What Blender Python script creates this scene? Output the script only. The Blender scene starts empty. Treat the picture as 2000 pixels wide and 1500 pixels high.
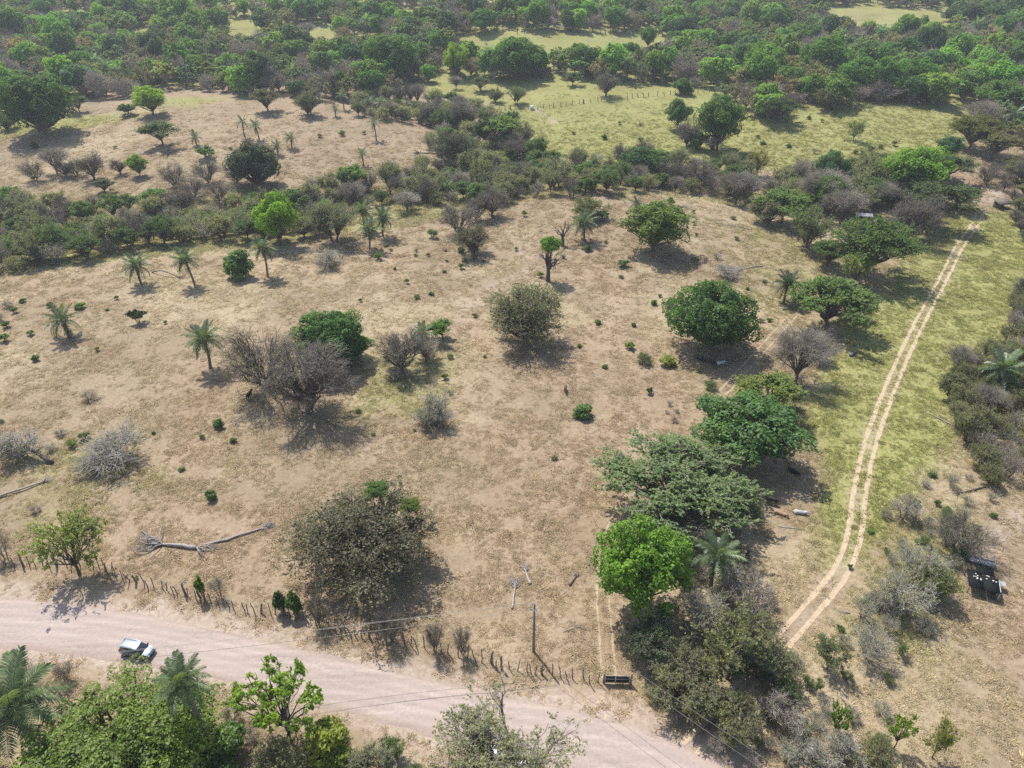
import bpy, math, random
import numpy as np
from mathutils import Vector, Matrix, Euler

# ------------------------------------------------------------------ camera, sky, sun, exposure
SC = bpy.context.scene
COL = SC.collection
CAM_H = 78.0
PITCH = math.radians(31.8)
FPX = 1389.0                       # focal length in pixels of the 2000 x 1500 photograph
cam_d = bpy.data.cameras.new('camera')
cam_d.sensor_fit = 'HORIZONTAL'
cam_d.sensor_width = 36.0
cam_d.lens = 36.0 * FPX / 2000.0
cam_d.clip_start = 0.5
cam_d.clip_end = 12000
cam = bpy.data.objects.new('camera', cam_d)
COL.objects.link(cam)
cam.location = (0, 0, CAM_H)
cam.rotation_euler = (math.pi / 2 - PITCH, 0, 0)
SC.camera = cam

SUN_EL = math.radians(58)
SUN_DIR = np.array([-0.54, 0.84])  # towards the sun, on the ground
SUN_DIR = SUN_DIR / np.hypot(*SUN_DIR)
w = bpy.data.worlds.new('World')
SC.world = w
w.use_nodes = True
nt = w.node_tree
nt.nodes.clear()
sky = nt.nodes.new('ShaderNodeTexSky')
sky.sky_type = 'NISHITA'
sky.sun_disc = False
sky.sun_elevation = SUN_EL
sky.sun_rotation = math.atan2(SUN_DIR[0], SUN_DIR[1])
sky.air_density = 1.0
sky.dust_density = 1.5
bg = nt.nodes.new('ShaderNodeBackground')
bg.inputs['Strength'].default_value = 0.15
wo = nt.nodes.new('ShaderNodeOutputWorld')
nt.links.new(sky.outputs[0], bg.inputs[0])
nt.links.new(bg.outputs[0], wo.inputs[0])
sun_d = bpy.data.lights.new('sun', 'SUN')
sun_d.energy = 4.8
sun_d.angle = math.radians(0.53)
sun_d.color = (1.0, 0.95, 0.87)
sun = bpy.data.objects.new('sun', sun_d)
COL.objects.link(sun)
sv = Vector((SUN_DIR[0] * math.cos(SUN_EL), SUN_DIR[1] * math.cos(SUN_EL), math.sin(SUN_EL)))
sun.rotation_euler = sv.to_track_quat('Z', 'Y').to_euler()
sun.location = (0, 0, 300)
SC.view_settings.view_transform = 'Standard'
SC.view_settings.look = 'None'
SC.view_settings.exposure = 0.34
SC.view_settings.gamma = 1.0
SC.view_settings.use_curve_mapping = False
SC.cycles.max_bounces = 6
SC.cycles.diffuse_bounces = 2
SC.cycles.transmission_bounces = 4
SC.cycles.glossy_bounces = 2
SC.cycles.transparent_max_bounces = 4
SC.cycles.volume_bounces = 0
SC.cycles.use_denoising = False

# ------------------------------------------------------------------ small tools
rng = np.random.default_rng(7)
R = random.Random(11)
FWD = np.array([0, math.cos(PITCH), -math.sin(PITCH)])
UPV = np.array([0, math.sin(PITCH), math.cos(PITCH)])
CAMP = np.array([0, 0, CAM_H])

def proj(P):
    d = np.asarray(P, float) - CAMP
    z = d @ FWD
    z = np.where(z < 1e-3, 1e-3, z)
    return 1000 + FPX * d[..., 0] / z, 750 - FPX * (d @ UPV) / z, z

TILT, TILT_Y = 0.047, 165.0         # the land rises gently beyond the pasture
def flatG(px, py):
    d = FWD + (px - 1000) / FPX * np.array([1., 0, 0]) - (py - 750) / FPX * UPV
    t = -CAM_H / min(d[2], -0.004)
    if d[1] * t > TILT_Y: t = (CAM_H + TILT * TILT_Y) / (TILT * d[1] - d[2])
    return d[0] * t, d[1] * t

_perm = np.random.default_rng(3).random((64, 64))
def vnoise(x, y, s):
    x = np.asarray(x, float) / s; y = np.asarray(y, float) / s
    ix = np.floor(x).astype(int); iy = np.floor(y).astype(int)
    fx = x - ix; fy = y - iy
    fx = fx * fx * (3 - 2 * fx); fy = fy * fy * (3 - 2 * fy)
    g = lambda a, b: _perm[a % 64, b % 64]
    return (g(ix, iy) * (1 - fx) + g(ix + 1, iy) * fx) * (1 - fy) + (g(ix, iy + 1) * (1 - fx) + g(ix + 1, iy + 1) * fx) * fy

def fbm(x, y, s, n=4):
    r = 0; a = 1; tot = 0
    for i in range(n):
        r = r + a * vnoise(x + 17.3 * i, y - 9.1 * i, s / 2 ** i); tot += a; a *= 0.55
    return r / tot

def dist_poly(x, y, pts):
    """distance to a polyline"""
    best = np.full(np.shape(x), 1e9)
    for (ax, ay), (bx, by) in zip(pts[:-1], pts[1:]):
        dx, dy = bx - ax, by - ay
        t = np.clip(((x - ax) * dx + (y - ay) * dy) / (dx * dx + dy * dy + 1e-9), 0, 1)
        best = np.minimum(best, np.hypot(x - ax - t * dx, y - ay - t * dy))
    return best

def in_poly(x, y, poly):
    x = np.asarray(x, float); y = np.asarray(y, float)
    r = np.zeros(x.shape, bool)
    n = len(poly)
    for i in range(n):
        x0, y0 = poly[i]; x1, y1 = poly[(i + 1) % n]
        c = ((y0 > y) != (y1 > y)) & (x < (x1 - x0) * (y - y0) / ((y1 - y0) or 1e-9) + x0)
        r ^= c
    return r

# ------------------------------------------------------------------ the lie of the land
GULLY = [flatG(*p) for p in ((-250, 490), (0, 470), (150, 462), (300, 445), (430, 432), (600, 418), (700, 392), (800, 372), (900, 345), (950, 318), (1050, 328), (1200, 345), (1400, 372), (1500, 400))]
GULLY2 = [flatG(*p) for p in ((700, 215), (800, 235), (900, 262), (960, 290), (980, 320))]
HILLS = [(520, 262, 5.0, 45), (1700, 235, 8.0, 55), (1020, 92, 16.0, 62), (1180, 410, 2.5, 22), (1150, 180, 5.0, 45), (150, 260, 4.0, 40),
         (640, 640, 1.6, 30), (120, 620, 2.0, 30), (300, 60, 10, 120), (1700, 45, 14, 110), (760, 20, 8, 120)]
HILLS = [flatG(a, b) + (c, d) for a, b, c, d in HILLS]

def hgt(x, y):
    x = np.asarray(x, float); y = np.asarray(y, float)
    h = 1.1 * (fbm(x, y, 45, 3) - 0.5)
    far = np.clip((y - 230) / 300, 0, 1)
    h = h * (1 + 4 * far)
    for cx, cy, a, s in HILLS:
        h = h + a * np.exp(-((x - cx) ** 2 + (y - cy) ** 2) / (2 * s * s))
    h = h - 3.6 * np.exp(-(dist_poly(x, y, GULLY) / 10.0) ** 2)
    h = h - 3.0 * np.exp(-(dist_poly(x, y, GULLY2) / 9.0) ** 2)
    ye = np.minimum(y, 1300)
    h = h + TILT * 12 * np.logaddexp(0, np.clip((ye - TILT_Y) / 12, -30, 500)) + 0.022 * np.clip(ye - 300, 0, None)
    return h

def G(px, py):
    """ground point that the photograph shows at this pixel"""
    d = FWD + (px - 1000) / FPX * np.array([1., 0, 0]) - (py - 750) / FPX * UPV
    t = np.geomspace(50, 2600, 700)
    P = CAMP + t[:, None] * d
    below = P[:, 2] < hgt(P[:, 0], P[:, 1])
    i = int(np.argmax(below)) if below.any() else len(t) - 1
    lo, hi = t[max(i - 1, 0)], t[i]
    for _ in range(14):
        m = 0.5 * (lo + hi); q = CAMP + m * d
        if q[2] < hgt(q[0], q[1]): hi = m
        else: lo = m
    q = CAMP + hi * d
    return np.array([q[0], q[1], float(hgt(q[0], q[1]))])

def smooth_line(pts, step=0.8):
    """Catmull-Rom through ground points, resampled"""
    P = np.array(pts)[:, :2]
    P = np.vstack([2 * P[0] - P[1], P, 2 * P[-1] - P[-2]])
    out = []
    for i in range(1, len(P) - 2):
        n = max(2, int(np.hypot(*(P[i + 1] - P[i])) / step))
        t = np.linspace(0, 1, n, endpoint=False)[:, None]
        out.append(0.5 * (2 * P[i] + (P[i + 1] - P[i - 1]) * t + (2 * P[i - 1] - 5 * P[i] + 4 * P[i + 1] - P[i + 2]) * t ** 2
                          + (3 * P[i] - P[i - 1] - 3 * P[i + 1] + P[i + 2]) * t ** 3))
    out.append(P[-2][None])
    return np.vstack(out)

# ------------------------------------------------------------------ mesh building
def mk_mesh(name, V, F, mats, midx=None, smooth=False):
    """V (n,3); F list of int arrays (m,3) or (m,4)"""
    me = bpy.data.meshes.new(name)
    V = np.ascontiguousarray(V, np.float32)
    me.vertices.add(len(V)); me.vertices.foreach_set('co', V.ravel())
    lt = np.concatenate([np.full(len(f), f.shape[1], np.int32) for f in F])
    li = np.concatenate([np.asarray(f, np.int32).ravel() for f in F])
    ls = np.concatenate([[0], np.cumsum(lt)[:-1]]).astype(np.int32)
    me.loops.add(len(li)); me.loops.foreach_set('vertex_index', li)
    me.polygons.add(len(lt)); me.polygons.foreach_set('loop_start', ls); me.polygons.foreach_set('loop_total', lt)
    if midx is not None:
        me.polygons.foreach_set('material_index', np.concatenate([np.full(len(f), m, np.int32) for f, m in zip(F, midx)]))
    if smooth:
        me.polygons.foreach_set('use_smooth', np.ones(len(lt), bool))
    for m in mats: me.materials.append(m)
    me.update(calc_edges=True)
    return me

class Acc:
    def __init__(s): s.V = []; s.F = []; s.M = []; s.n = 0
    def add(s, V, F, m=0):
        s.V.append(np.asarray(V, float)); 
        for f in (F if isinstance(F, list) else [F]):
            s.F.append(np.asarray(f, int) + s.n); s.M.append(m)
        s.n += len(V); return s
    def mesh(s, name, mats, smooth=False): return mk_mesh(name, np.vstack(s.V), s.F, mats, s.M, smooth)
    # boxes with slightly bevelled look: optional taper and rotation
    def box(s, c, size, m=0, rot=None, top=(1, 1)):
        x, y, z = np.array(size) / 2
        v = np.array([(-x, -y, -z), (x, -y, -z), (x, y, -z), (-x, y, -z), (-x * top[0], -y * top[1], z), (x * top[0], -y * top[1], z), (x * top[0], y * top[1], z), (-x * top[0], y * top[1], z)])
        if rot is not None: v = v @ np.array(rot).T
        return s.add(v + np.array(c), np.array([(3, 2, 1, 0), (4, 5, 6, 7), (0, 1, 5, 4), (1, 2, 6, 5), (2, 3, 7, 6), (3, 0, 4, 7)]), m)
    def tube(s, pts, rad, sides=7, m=0, cap=True):
        V, F = tubes(np.array([pts], float), np.array([rad], float), sides)
        k = len(pts)
        F = [F]
        if cap and sides >= 4:
            F.append(np.array([[(k - 1) * sides + j for j in (0, i, i + 1)] for i in range(1, sides - 1)]))
            F.append(np.array([[0, i + 1, i] for i in range(1, sides - 1)]))
        return s.add(V, F, m)

def norm(a): return a / (np.linalg.norm(a, axis=-1, keepdims=True) + 1e-9)

def tubes(P, Rd, sides):
    """P (B,k,3), Rd (B,k): a batch of tubes"""
    B, k, _ = P.shape
    T = np.gradient(P, axis=1); T = norm(T)
    ref = np.where(np.abs(T[..., 2:3]) > 0.9, np.array([1., 0, 0]), np.array([0, 0, 1.]))
    U = norm(np.cross(T, ref)); W = np.cross(T, U)
    a = np.arange(sides) * 2 * np.pi / sides
    V = P[:, :, None] + Rd[:, :, None, None] * (np.cos(a)[:, None] * U[:, :, None] + np.sin(a)[:, None] * W[:, :, None])
    b = np.arange(B)[:, None, None] * k * sides; i = np.arange(k - 1)[None, :, None] * sides; j = np.arange(sides)[None, None]
    j2 = (j + 1) % sides
    F = np.stack([b + i + j, b + i + j2, b + i + sides + j2, b + i + sides + j], -1).reshape(-1, 4)
    return V.reshape(-1, 3), F

def obj(name, me, parent=None, loc=None, rot=None, scale=None, color=None, **props):
    o = bpy.data.objects.new(name, me)
    COL.objects.link(o)
    if parent is not None: o.parent = parent
    if loc is not None: o.location = loc
    if rot is not None: o.rotation_euler = rot
    if scale is not None: o.scale = scale
    if color is not None: o.color = tuple(color[:3]) + (1,)
    for k, v in props.items(): o[k] = v
    return o

def thing(name, label, cat, loc=(0, 0, 0), rot=(0, 0, 0), scale=(1, 1, 1), group=None):
    o = obj(name, None, None, loc, rot, scale, label=label, category=cat)
    o.empty_display_size = 0.3
    if group: o['group'] = group
    return o

# ------------------------------------------------------------------ materials
def new_mat(name):
    m = bpy.data.materials.new(name); m.use_nodes = True
    n = m.node_tree; n.nodes.clear()
    out = n.nodes.new('ShaderNodeOutputMaterial')
    return m, n, out

def N(n, t, **kw):
    x = n.nodes.new(t)
    for k, v in kw.items():
        if k in x.inputs: x.inputs[k].default_value = v
        else: setattr(x, k, v)
    return x

def mixc(n, a, b, fac, mode='MIX'):
    x = n.nodes.new('ShaderNodeMix'); x.data_type = 'RGBA'; x.blend_type = mode; x.clamp_factor = True
    for sock, v in ((x.inputs[6], a), (x.inputs[7], b), (x.inputs[0], fac)):
        if hasattr(v, 'links') or isinstance(v, bpy.types.NodeSocket): n.links.new(v, sock)
        elif isinstance(v, (int, float)): sock.default_value = v
        else: sock.default_value = tuple(v)[:3] + (1,)
    return x.outputs[2]

def math_n(n, op, a, b=0.0, c=None, clamp=False):
    x = n.nodes.new('ShaderNodeMath'); x.operation = op; x.use_clamp = clamp
    for i, v in enumerate((a, b) if c is None else (a, b, c)):
        if isinstance(v, bpy.types.NodeSocket): n.links.new(v, x.inputs[i])
        else: x.inputs[i].default_value = v
    return x.outputs[0]

def ramp(n, fac, stops):
    x = n.nodes.new('ShaderNodeValToRGB')
    e = x.color_ramp.elements
    while len(e) < len(stops): e.new(0.5)
    for s, (p, c) in zip(e, stops): s.position = p; s.color = tuple(c)[:3] + (1,)
    n.links.new(fac, x.inputs[0])
    return x.outputs[0]

def m_plain(name, col, rough=0.8, metal=0.0, var=0.25, scale=3.0, coat=0.0, spec=0.3):
    m, n, out = new_mat(name)
    p = N(n, 'ShaderNodeBsdfPrincipled', Roughness=rough, Metallic=metal)
    p.inputs['Specular IOR Level'].default_value = spec
    p.inputs['Coat Weight'].default_value = coat
    tc = N(n, 'ShaderNodeTexCoord')
    no = N(n, 'ShaderNodeTexNoise', Scale=scale, Detail=5.0)
    n.links.new(tc.outputs['Object'], no.inputs['Vector'])
    c = np.array(col)
    n.links.new(ramp(n, no.outputs[0], [(0.3, c * (1 - var)), (0.7, np.minimum(c * (1 + var), 1))]), p.inputs['Base Color'])
    n.links.new(p.outputs[0], out.inputs[0])
    return m

def m_leaf(name, instancer=False, trans=0.5, spread=0.4, gloss=0.02):
    """leaf colour comes from the object's own colour; each leaf differs a little"""
    m, n, out = new_mat(name)
    if instancer:
        at = N(n, 'ShaderNodeAttribute', attribute_name='tint', attribute_type='INSTANCER')
        base = at.outputs['Color']
    else:
        oi = N(n, 'ShaderNodeObjectInfo'); base = oi.outputs['Color']
    ge = N(n, 'ShaderNodeNewGeometry')
    tc = N(n, 'ShaderNodeTexCoord')
    no = N(n, 'ShaderNodeTexNoise', Scale=0.45, Detail=2.0)
    n.links.new(tc.outputs['Object'], no.inputs['Vector'])
    k = math_n(n, 'MULTIPLY_ADD', ge.outputs['Random Per Island'], 2 * spread, 1 - spread)
    k2 = math_n(n, 'MULTIPLY_ADD', no.outputs[0], 0.9, 0.55)
    k = math_n(n, 'MULTIPLY', k, k2)
    vm = n.nodes.new('ShaderNodeVectorMath'); vm.operation = 'SCALE'
    n.links.new(base, vm.inputs[0]); n.links.new(k, vm.inputs['Scale'])
    col = mixc(n, vm.outputs[0], mixc(n, vm.outputs[0], (1.28, 1.05, 0.68), 1.0, 'MULTIPLY'), math_n(n, 'MULTIPLY_ADD', no.outputs[0], 1.4, -0.5, True))
    d = N(n, 'ShaderNodeBsdfDiffuse'); t = N(n, 'ShaderNodeBsdfTranslucent')
    n.links.new(col, d.inputs[0])
    n.links.new(mixc(n, col, (1.25, 1.25, 0.6), 1.0, 'MULTIPLY'), t.inputs[0])
    mx = N(n, 'ShaderNodeMixShader'); mx.inputs[0].default_value = trans
    n.links.new(d.outputs[0], mx.inputs[1]); n.links.new(t.outputs[0], mx.inputs[2])
    g = N(n, 'ShaderNodeBsdfGlossy', Roughness=0.55); g.inputs[0].default_value = (1, 1, 1, 1)
    m2 = N(n, 'ShaderNodeMixShader'); m2.inputs[0].default_value = gloss
    n.links.new(mx.outputs[0], m2.inputs[1]); n.links.new(g.outputs[0], m2.inputs[2])
    n.links.new(m2.outputs[0], out.inputs[0])
    return m

M_LEAF = m_leaf('leaf')
M_LEAF_I = m_leaf('leaf_far', True)
M_FROND = m_leaf('palm_leaf', trans=0.35, gloss=0.06)
M_BARK = m_plain('bark', (0.115, 0.095, 0.08), 0.95, var=0.45, scale=6)
M_BARKG = m_plain('grey_bark', (0.19, 0.165, 0.15), 0.95, var=0.4, scale=6)
def m_twig():
    """twigs: each plant its own grey, from purplish to pale straw"""
    m, n, out = new_mat('twig')
    oi = N(n, 'ShaderNodeObjectInfo')
    c = ramp(n, oi.outputs['Random'], [(0.0, (.255, .22, .19)), (0.4, (.31, .272, .23)), (0.7, (.36, .315, .26)), (1.0, (.43, .385, .325))])
    p = N(n, 'ShaderNodeBsdfDiffuse'); n.links.new(c, p.inputs[0]); n.links.new(p.outputs[0], out.inputs[0])
    return m
M_TWIG = m_twig()
M_TWIGD = m_plain('dark_twig', (0.215, 0.185, 0.155), 0.95, var=.3, scale=.8)
M_PALE = m_plain('pale_twig', (0.47, 0.43, 0.39), 0.95, var=.25, scale=1.5)
M_BARKG = m_plain('grey_bark', (0.24, 0.21, 0.19), 0.95, var=0.4, scale=6)
M_DEAD = m_plain('dead_wood', (0.33, 0.30, 0.28), 0.9, var=0.4, scale=7)
M_DEADD = m_plain('charred_wood', (0.10, 0.085, 0.08), 0.9, var=0.5, scale=7)
# ------------------------------------------------------------------ ground sheet
def axis(lo, hi, step, far_lo, far_hi, grow=1.07):
    mid = list(np.arange(lo, hi + 1e-6, step))
    a = []; s = step; v = hi
    while v < far_hi: s *= grow; v += s; a.append(v)
    b = []; s = step; v = lo
    while v > far_lo: s *= grow; v -= s; b.append(v)
    return np.array(b[::-1] + mid + a)

GX = axis(-120, 130, 0.9, -4200, 4200)
GY = axis(22, 250, 0.9, -600, 5200, 1.045)
XX, YY = np.meshgrid(GX, GY)
ZZ = hgt(XX, YY)
PXX, PYY, PZ = proj(np.stack([XX, YY, ZZ], -1))
infront = (PZ > 5)

def zone(poly, soft):
    """soft membership of ground points in an outline traced on the ground"""
    g = [tuple(G(*p)[:2]) for p in poly]
    ins = in_poly(XX, YY, g)
    d = dist_poly(XX, YY, g + [g[0]])
    wob = (fbm(XX, YY, 14, 3) - 0.5) * soft * 2.0
    return 1 / (1 + np.exp(-(np.where(ins, d, -d) + wob) / (soft * 0.35)))

def line_w(pts, width):
    g = [tuple(G(*p)[:2]) for p in pts]
    d = dist_poly(XX, YY, g) + (fbm(XX, YY, 5, 3) - 0.5) * width
    return np.exp(-(d / width) ** 2)

ROAD_T = [(-400, 1125), (-200, 1145), (0, 1165), (100, 1174), (230, 1192), (350, 1214), (480, 1243), (600, 1270), (800, 1316), (940, 1350), (1060, 1372), (1150, 1391), (1230, 1412), (1310, 1441), (1420, 1497), (1600, 1600), (1800, 1740)]
ROAD_B = [(-400, 1240), (-200, 1252), (0, 1267), (150, 1280), (300, 1302), (420, 1328), (520, 1352), (620, 1380), (720, 1404), (800, 1425), (900, 1455), (1000, 1490), (1100, 1525), (1180, 1560), (1300, 1630), (1480, 1760), (1640, 1880)]
TRK_L = [(1913, 412), (1893, 448), (1864, 485), (1836, 540), (1802, 600), (1772, 660), (1746, 720), (1717, 790), (1696, 850), (1682, 900), (1669, 960), (1661, 1020), (1649, 1070), (1627, 1115), (1592, 1160), (1551, 1210), (1511, 1250)]
TRK_R = [(1921, 412), (1906, 444), (1881, 482), (1856, 535), (1823, 600), (1791, 660), (1763, 720), (1737, 785), (1714, 850), (1701, 900), (1691, 960), (1684, 1020), (1674, 1070), (1655, 1120), (1621, 1165), (1576, 1215), (1537, 1265)]
TRK_C = [((a[0] + b[0]) / 2, (a[1] + b[1]) / 2) for a, b in zip(TRK_L, TRK_R)] + [(1478, 1310), (1440, 1360), (1400, 1410), (1340, 1470)]

# green: living grass; dust: bare pale soil; rust: reddish dry soil and litter; straw: bleached dry grass
green = np.maximum.reduce([
    0.9 * zone([(1560, 800), (1640, 640), (1760, 480), (1890, 415), (2080, 395), (2100, 900), (1860, 820), (1780, 980), (1720, 1120), (1590, 1150), (1590, 950)], 5.0),
    1.0 * zone([(1000, 180), (1240, 175), (1420, 175), (1900, 190), (1950, 260), (1880, 300), (1720, 330), (1540, 345), (1400, 330), (1100, 320), (1010, 290), (960, 230)], 10.0),
    1.0 * zone([(780, 165), (900, 152), (1100, 160), (1400, 172), (1380, 186), (1000, 205), (860, 190)], 8.0),
    1.1 * zone([(860, 95), (900, 66), (1000, 60), (1200, 62), (1280, 85), (1180, 105), (1000, 110)], 10.0),
    1.2 * zone([(420, 60), (520, 30), (720, 20), (740, 85), (560, 90)], 12.0),
    1.5 * zone([(430, 30), (520, 20), (700, 30), (760, 60), (770, 105), (540, 105), (430, 85)], 12.0),
    1.5 * zone([(250, 40), (330, 40), (330, 90), (250, 92)], 10.0),
    0.7 * zone([(-300, 210), (0, 205), (120, 225), (260, 215), (330, 190), (480, 190), (300, 228), (120, 262), (0, 270), (-300, 300)], 8.0),
    0.35 * zone([(0, 860), (290, 830), (360, 960), (200, 1040), (0, 1060)], 6.0),
    0.5 * zone([(700, 690), (880, 690), (900, 760), (860, 820), (700, 800)], 4.0),
    0.35 * zone([(1380, 420), (1600, 440), (1640, 640), (1500, 700), (1440, 560)], 5.0),
    0.5 * zone([(-100, 395), (700, 380), (960, 300), (1100, 300), (1500, 370), (1480, 410), (1100, 385), (760, 440), (560, 480), (0, 545)], 6.0),
    0.55 * zone([(1700, 1050), (1880, 950), (1960, 1080), (1800, 1250), (1620, 1260)], 4.0),
    0.8 * (PYY < 170) * infront])
mot = fbm(XX, YY, 26, 4)
green = np.clip(green * (0.45 + 1.05 * mot) + 0.09 * (fbm(XX + 90, YY, 12, 3) > 0.56) , 0, 1)
rust = np.clip((fbm(XX - 50, YY + 33, 22, 4) - 0.47) * 4.0, 0, 1) * (1 - 0.7 * green)
dust = np.clip(np.maximum.reduce([
    0.9 * line_w([((a[0] + b[0]) / 2, (a[1] + b[1]) / 2) for a, b in zip(ROAD_T, ROAD_B)], 7.0),
    0.75 * line_w(ROAD_T, 3.4), 0.7 * line_w(ROAD_B, 3.2),
    0.45 * line_w(TRK_C, 2.6),
    0.75 * line_w([(1915, 395), (1935, 385), (1960, 370)], 3.5),
    0.35 * line_w([(950, 865), (1060, 838), (1150, 822), (1230, 795)], 0.9),
    0.25 * line_w([(1195, 1310), (1185, 1200), (1180, 1100), (1200, 1000), (1260, 930)], 2.2),
    0.3 * line_w([(1550, 617), (1480, 690), (1410, 765)], 1.6),
    0.55 * line_w([(1040, 212), (1060, 222), (1090, 240)], 3.0),
    0.5 * line_w([(880, 640), (960, 560), (1060, 520), (1010, 480)], 4.0),
    0.6 * line_w([(1920, 1090), (1990, 1010), (2060, 960)], 2.5)]), 0, 1)
straw = np.clip((fbm(XX + 200, YY - 70, 30, 4) - 0.45) * 4.0, 0, 1)
straw = np.clip(np.maximum(straw, 0.9 * zone([(380, 600), (520, 590), (500, 640), (400, 660)], 4.0)), 0, 1) * (1 - dust)

idx = np.arange(XX.size).reshape(XX.shape)
F = np.stack([idx[:-1, :-1], idx[:-1, 1:], idx[1:, 1:], idx[1:, :-1]], -1).reshape(-1, 4)

def ground_colour(n):
    """shared by the ground sheet: dry pasture with patches"""
    at = N(n, 'ShaderNodeAttribute', attribute_name='cover')
    sp = n.nodes.new('ShaderNodeSeparateColor'); n.links.new(at.outputs['Color'], sp.inputs[0])
    tc = N(n, 'ShaderNodeTexCoord'); P = tc.outputs['Object']
    def noi(sc, det=6.0, rough=0.6, dis=0.0):
        x = N(n, 'ShaderNodeTexNoise', Scale=sc, Detail=det, Roughness=rough, Distortion=dis); n.links.new(P, x.inputs['Vector']); return x.outputs[0]
    fine = noi(1.6, 8.0, 0.75, 0.4); mid = noi(0.35, 6.0, 0.65, 0.6); big = noi(0.07, 5.0, 0.6)
    dry = ramp(n, fine, [(0.24, (0.175, 0.132, 0.084)), (0.46, (0.285, 0.222, 0.146)), (0.64, (0.36, 0.288, 0.196)), (0.84, (0.49, 0.41, 0.295))])
    stw = ramp(n, fine, [(0.28, (0.24, 0.19, 0.115)), (0.5, (0.41, 0.34, 0.215)), (0.75, (0.60, 0.52, 0.36))])
    grn = ramp(n, fine, [(0.28, (0.148, 0.152, 0.05)), (0.5, (0.28, 0.276, 0.105)), (0.75, (0.43, 0.40, 0.185))])
    rst = ramp(n, fine, [(0.28, (0.20, 0.14, 0.088)), (0.5, (0.33, 0.245, 0.165)), (0.75, (0.44, 0.345, 0.25))])
    dst = ramp(n, fine, [(0.28, (0.26, 0.20, 0.15)), (0.5, (0.41, 0.33, 0.265)), (0.75, (0.54, 0.45, 0.37))])
    def brk(s, k=1.0):   # break a zone's edge up with the middle-sized noise
        return math_n(n, 'MULTIPLY_ADD', math_n(n, 'ADD', s, math_n(n, 'MULTIPLY_ADD', mid, 0.9 * k, -0.45 * k)), 2.2, -0.6, True)
    c = mixc(n, dry, stw, math_n(n, 'MULTIPLY', brk(at.outputs['Alpha']), 0.5))
    c = mixc(n, c, rst, math_n(n, 'MULTIPLY', brk(sp.outputs[2]), 0.55))
    c = mixc(n, c, grn, brk(sp.outputs[0]))
    c = mixc(n, c, dst, brk(sp.outputs[1]))
    c = mixc(n, c, mixc(n, c, (0.72, 0.7, 0.66), 1.0, 'MULTIPLY'), math_n(n, 'MULTIPLY_ADD', big, 2.4, -0.9, True))
    return c, fine, mid

m, n, out = new_mat('dry_pasture')
c, fine, mid = ground_colour(n)
p = N(n, 'ShaderNodeBsdfPrincipled', Roughness=0.95); p.inputs['Specular IOR Level'].default_value = 0.1
n.links.new(c, p.inputs['Base Color'])
bp = N(n, 'ShaderNodeBump', Strength=0.6, Distance=0.15)
n.links.new(fine, bp.inputs['Height']); n.links.new(bp.outputs[0], p.inputs['Normal'])
n.links.new(p.outputs[0], out.inputs[0])
M_GROUND = m
me = mk_mesh('ground', np.stack([XX, YY, ZZ], -1).reshape(-1, 3), [F], [m], None, True)
at = me.attributes.new('cover', 'FLOAT_COLOR', 'POINT')
at.data.foreach_set('color', np.stack([green, dust, rust, straw], -1).astype(np.float32).ravel())
obj('ground', me, kind='structure')

def strip(name, A, B, mat, across=8, lift=0.03, jit=0.0, crown=0.0):
    """a sheet between two ground lines, laid on the land"""
    k = min(len(A), len(B))
    t = np.linspace(0, 1, across + 1)
    P = A[:, None] * (1 - t[None, :, None]) + B[:, None] * t[None, :, None]
    if jit:
        s = np.arange(k)
        for e, sd in ((0, 3.1), (across, 8.7)):
            dd = norm(P[:, e] - P[:, across // 2]) * ((fbm(s * 0.8 + sd * 40, s * 0 + sd, 4.0, 3) - 0.5) * 2 * jit)[:, None]
            P[:, e] += dd
    z = hgt(P[..., 0], P[..., 1]) + lift + crown * (1 - (2 * t - 1) ** 2)
    z[:, 0] -= 0.05 if crown else 0; z[:, -1] -= 0.05 if crown else 0
    V = np.concatenate([P, z[..., None]], -1).reshape(-1, 3)
    ii = np.arange(k * (across + 1)).reshape(k, across + 1)
    Fq = np.stack([ii[:-1, :-1], ii[:-1, 1:], ii[1:, 1:], ii[1:, :-1]], -1).reshape(-1, 4)
    me = mk_mesh(name, V, [Fq], [mat], None, True)
    la = me.attributes.new('lane', 'FLOAT', 'POINT'); la.data.foreach_set('value', np.tile(t, k).astype(np.float32))
    return me

def resample(P, k):
    d = np.concatenate([[0], np.cumsum(np.hypot(*np.diff(P, axis=0).T))])
    s = np.linspace(0, d[-1], k)
    return np.stack([np.interp(s, d, P[:, 0]), np.interp(s, d, P[:, 1])], -1)

def gline(pts, step=0.8): return smooth_line([G(*p)[:2] for p in pts], step)

m, n, out = new_mat('gravel_road')
tc = N(n, 'ShaderNodeTexCoord')
mp = N(n, 'ShaderNodeMapping'); mp.inputs['Rotation'].default_value = (0, 0, 0.42); mp.inputs['Scale'].default_value = (0.05, 0.9, 1)
n.links.new(tc.outputs['Object'], mp.inputs[0])
st = N(n, 'ShaderNodeTexNoise', Scale=1.3, Detail=6.0, Roughness=0.65, Distortion=0.3); n.links.new(mp.outputs[0], st.inputs['Vector'])
gr = N(n, 'ShaderNodeTexNoise', Scale=2.2, Detail=9.0, Roughness=0.8); n.links.new(tc.outputs['Object'], gr.inputs['Vector'])
pa = N(n, 'ShaderNodeTexNoise', Scale=0.16, Detail=4.0); n.links.new(tc.outputs['Object'], pa.inputs['Vector'])
c = ramp(n, st.outputs[0], [(0.3, (0.315, 0.265, 0.24)), (0.5, (0.39, 0.335, 0.305)), (0.7, (0.46, 0.40, 0.365))])
c = mixc(n, c, ramp(n, gr.outputs[0], [(0.3, (0.55, 0.5, 0.47)), (0.7, (1.25, 1.2, 1.15))]), 0.55, 'MULTIPLY')
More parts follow.
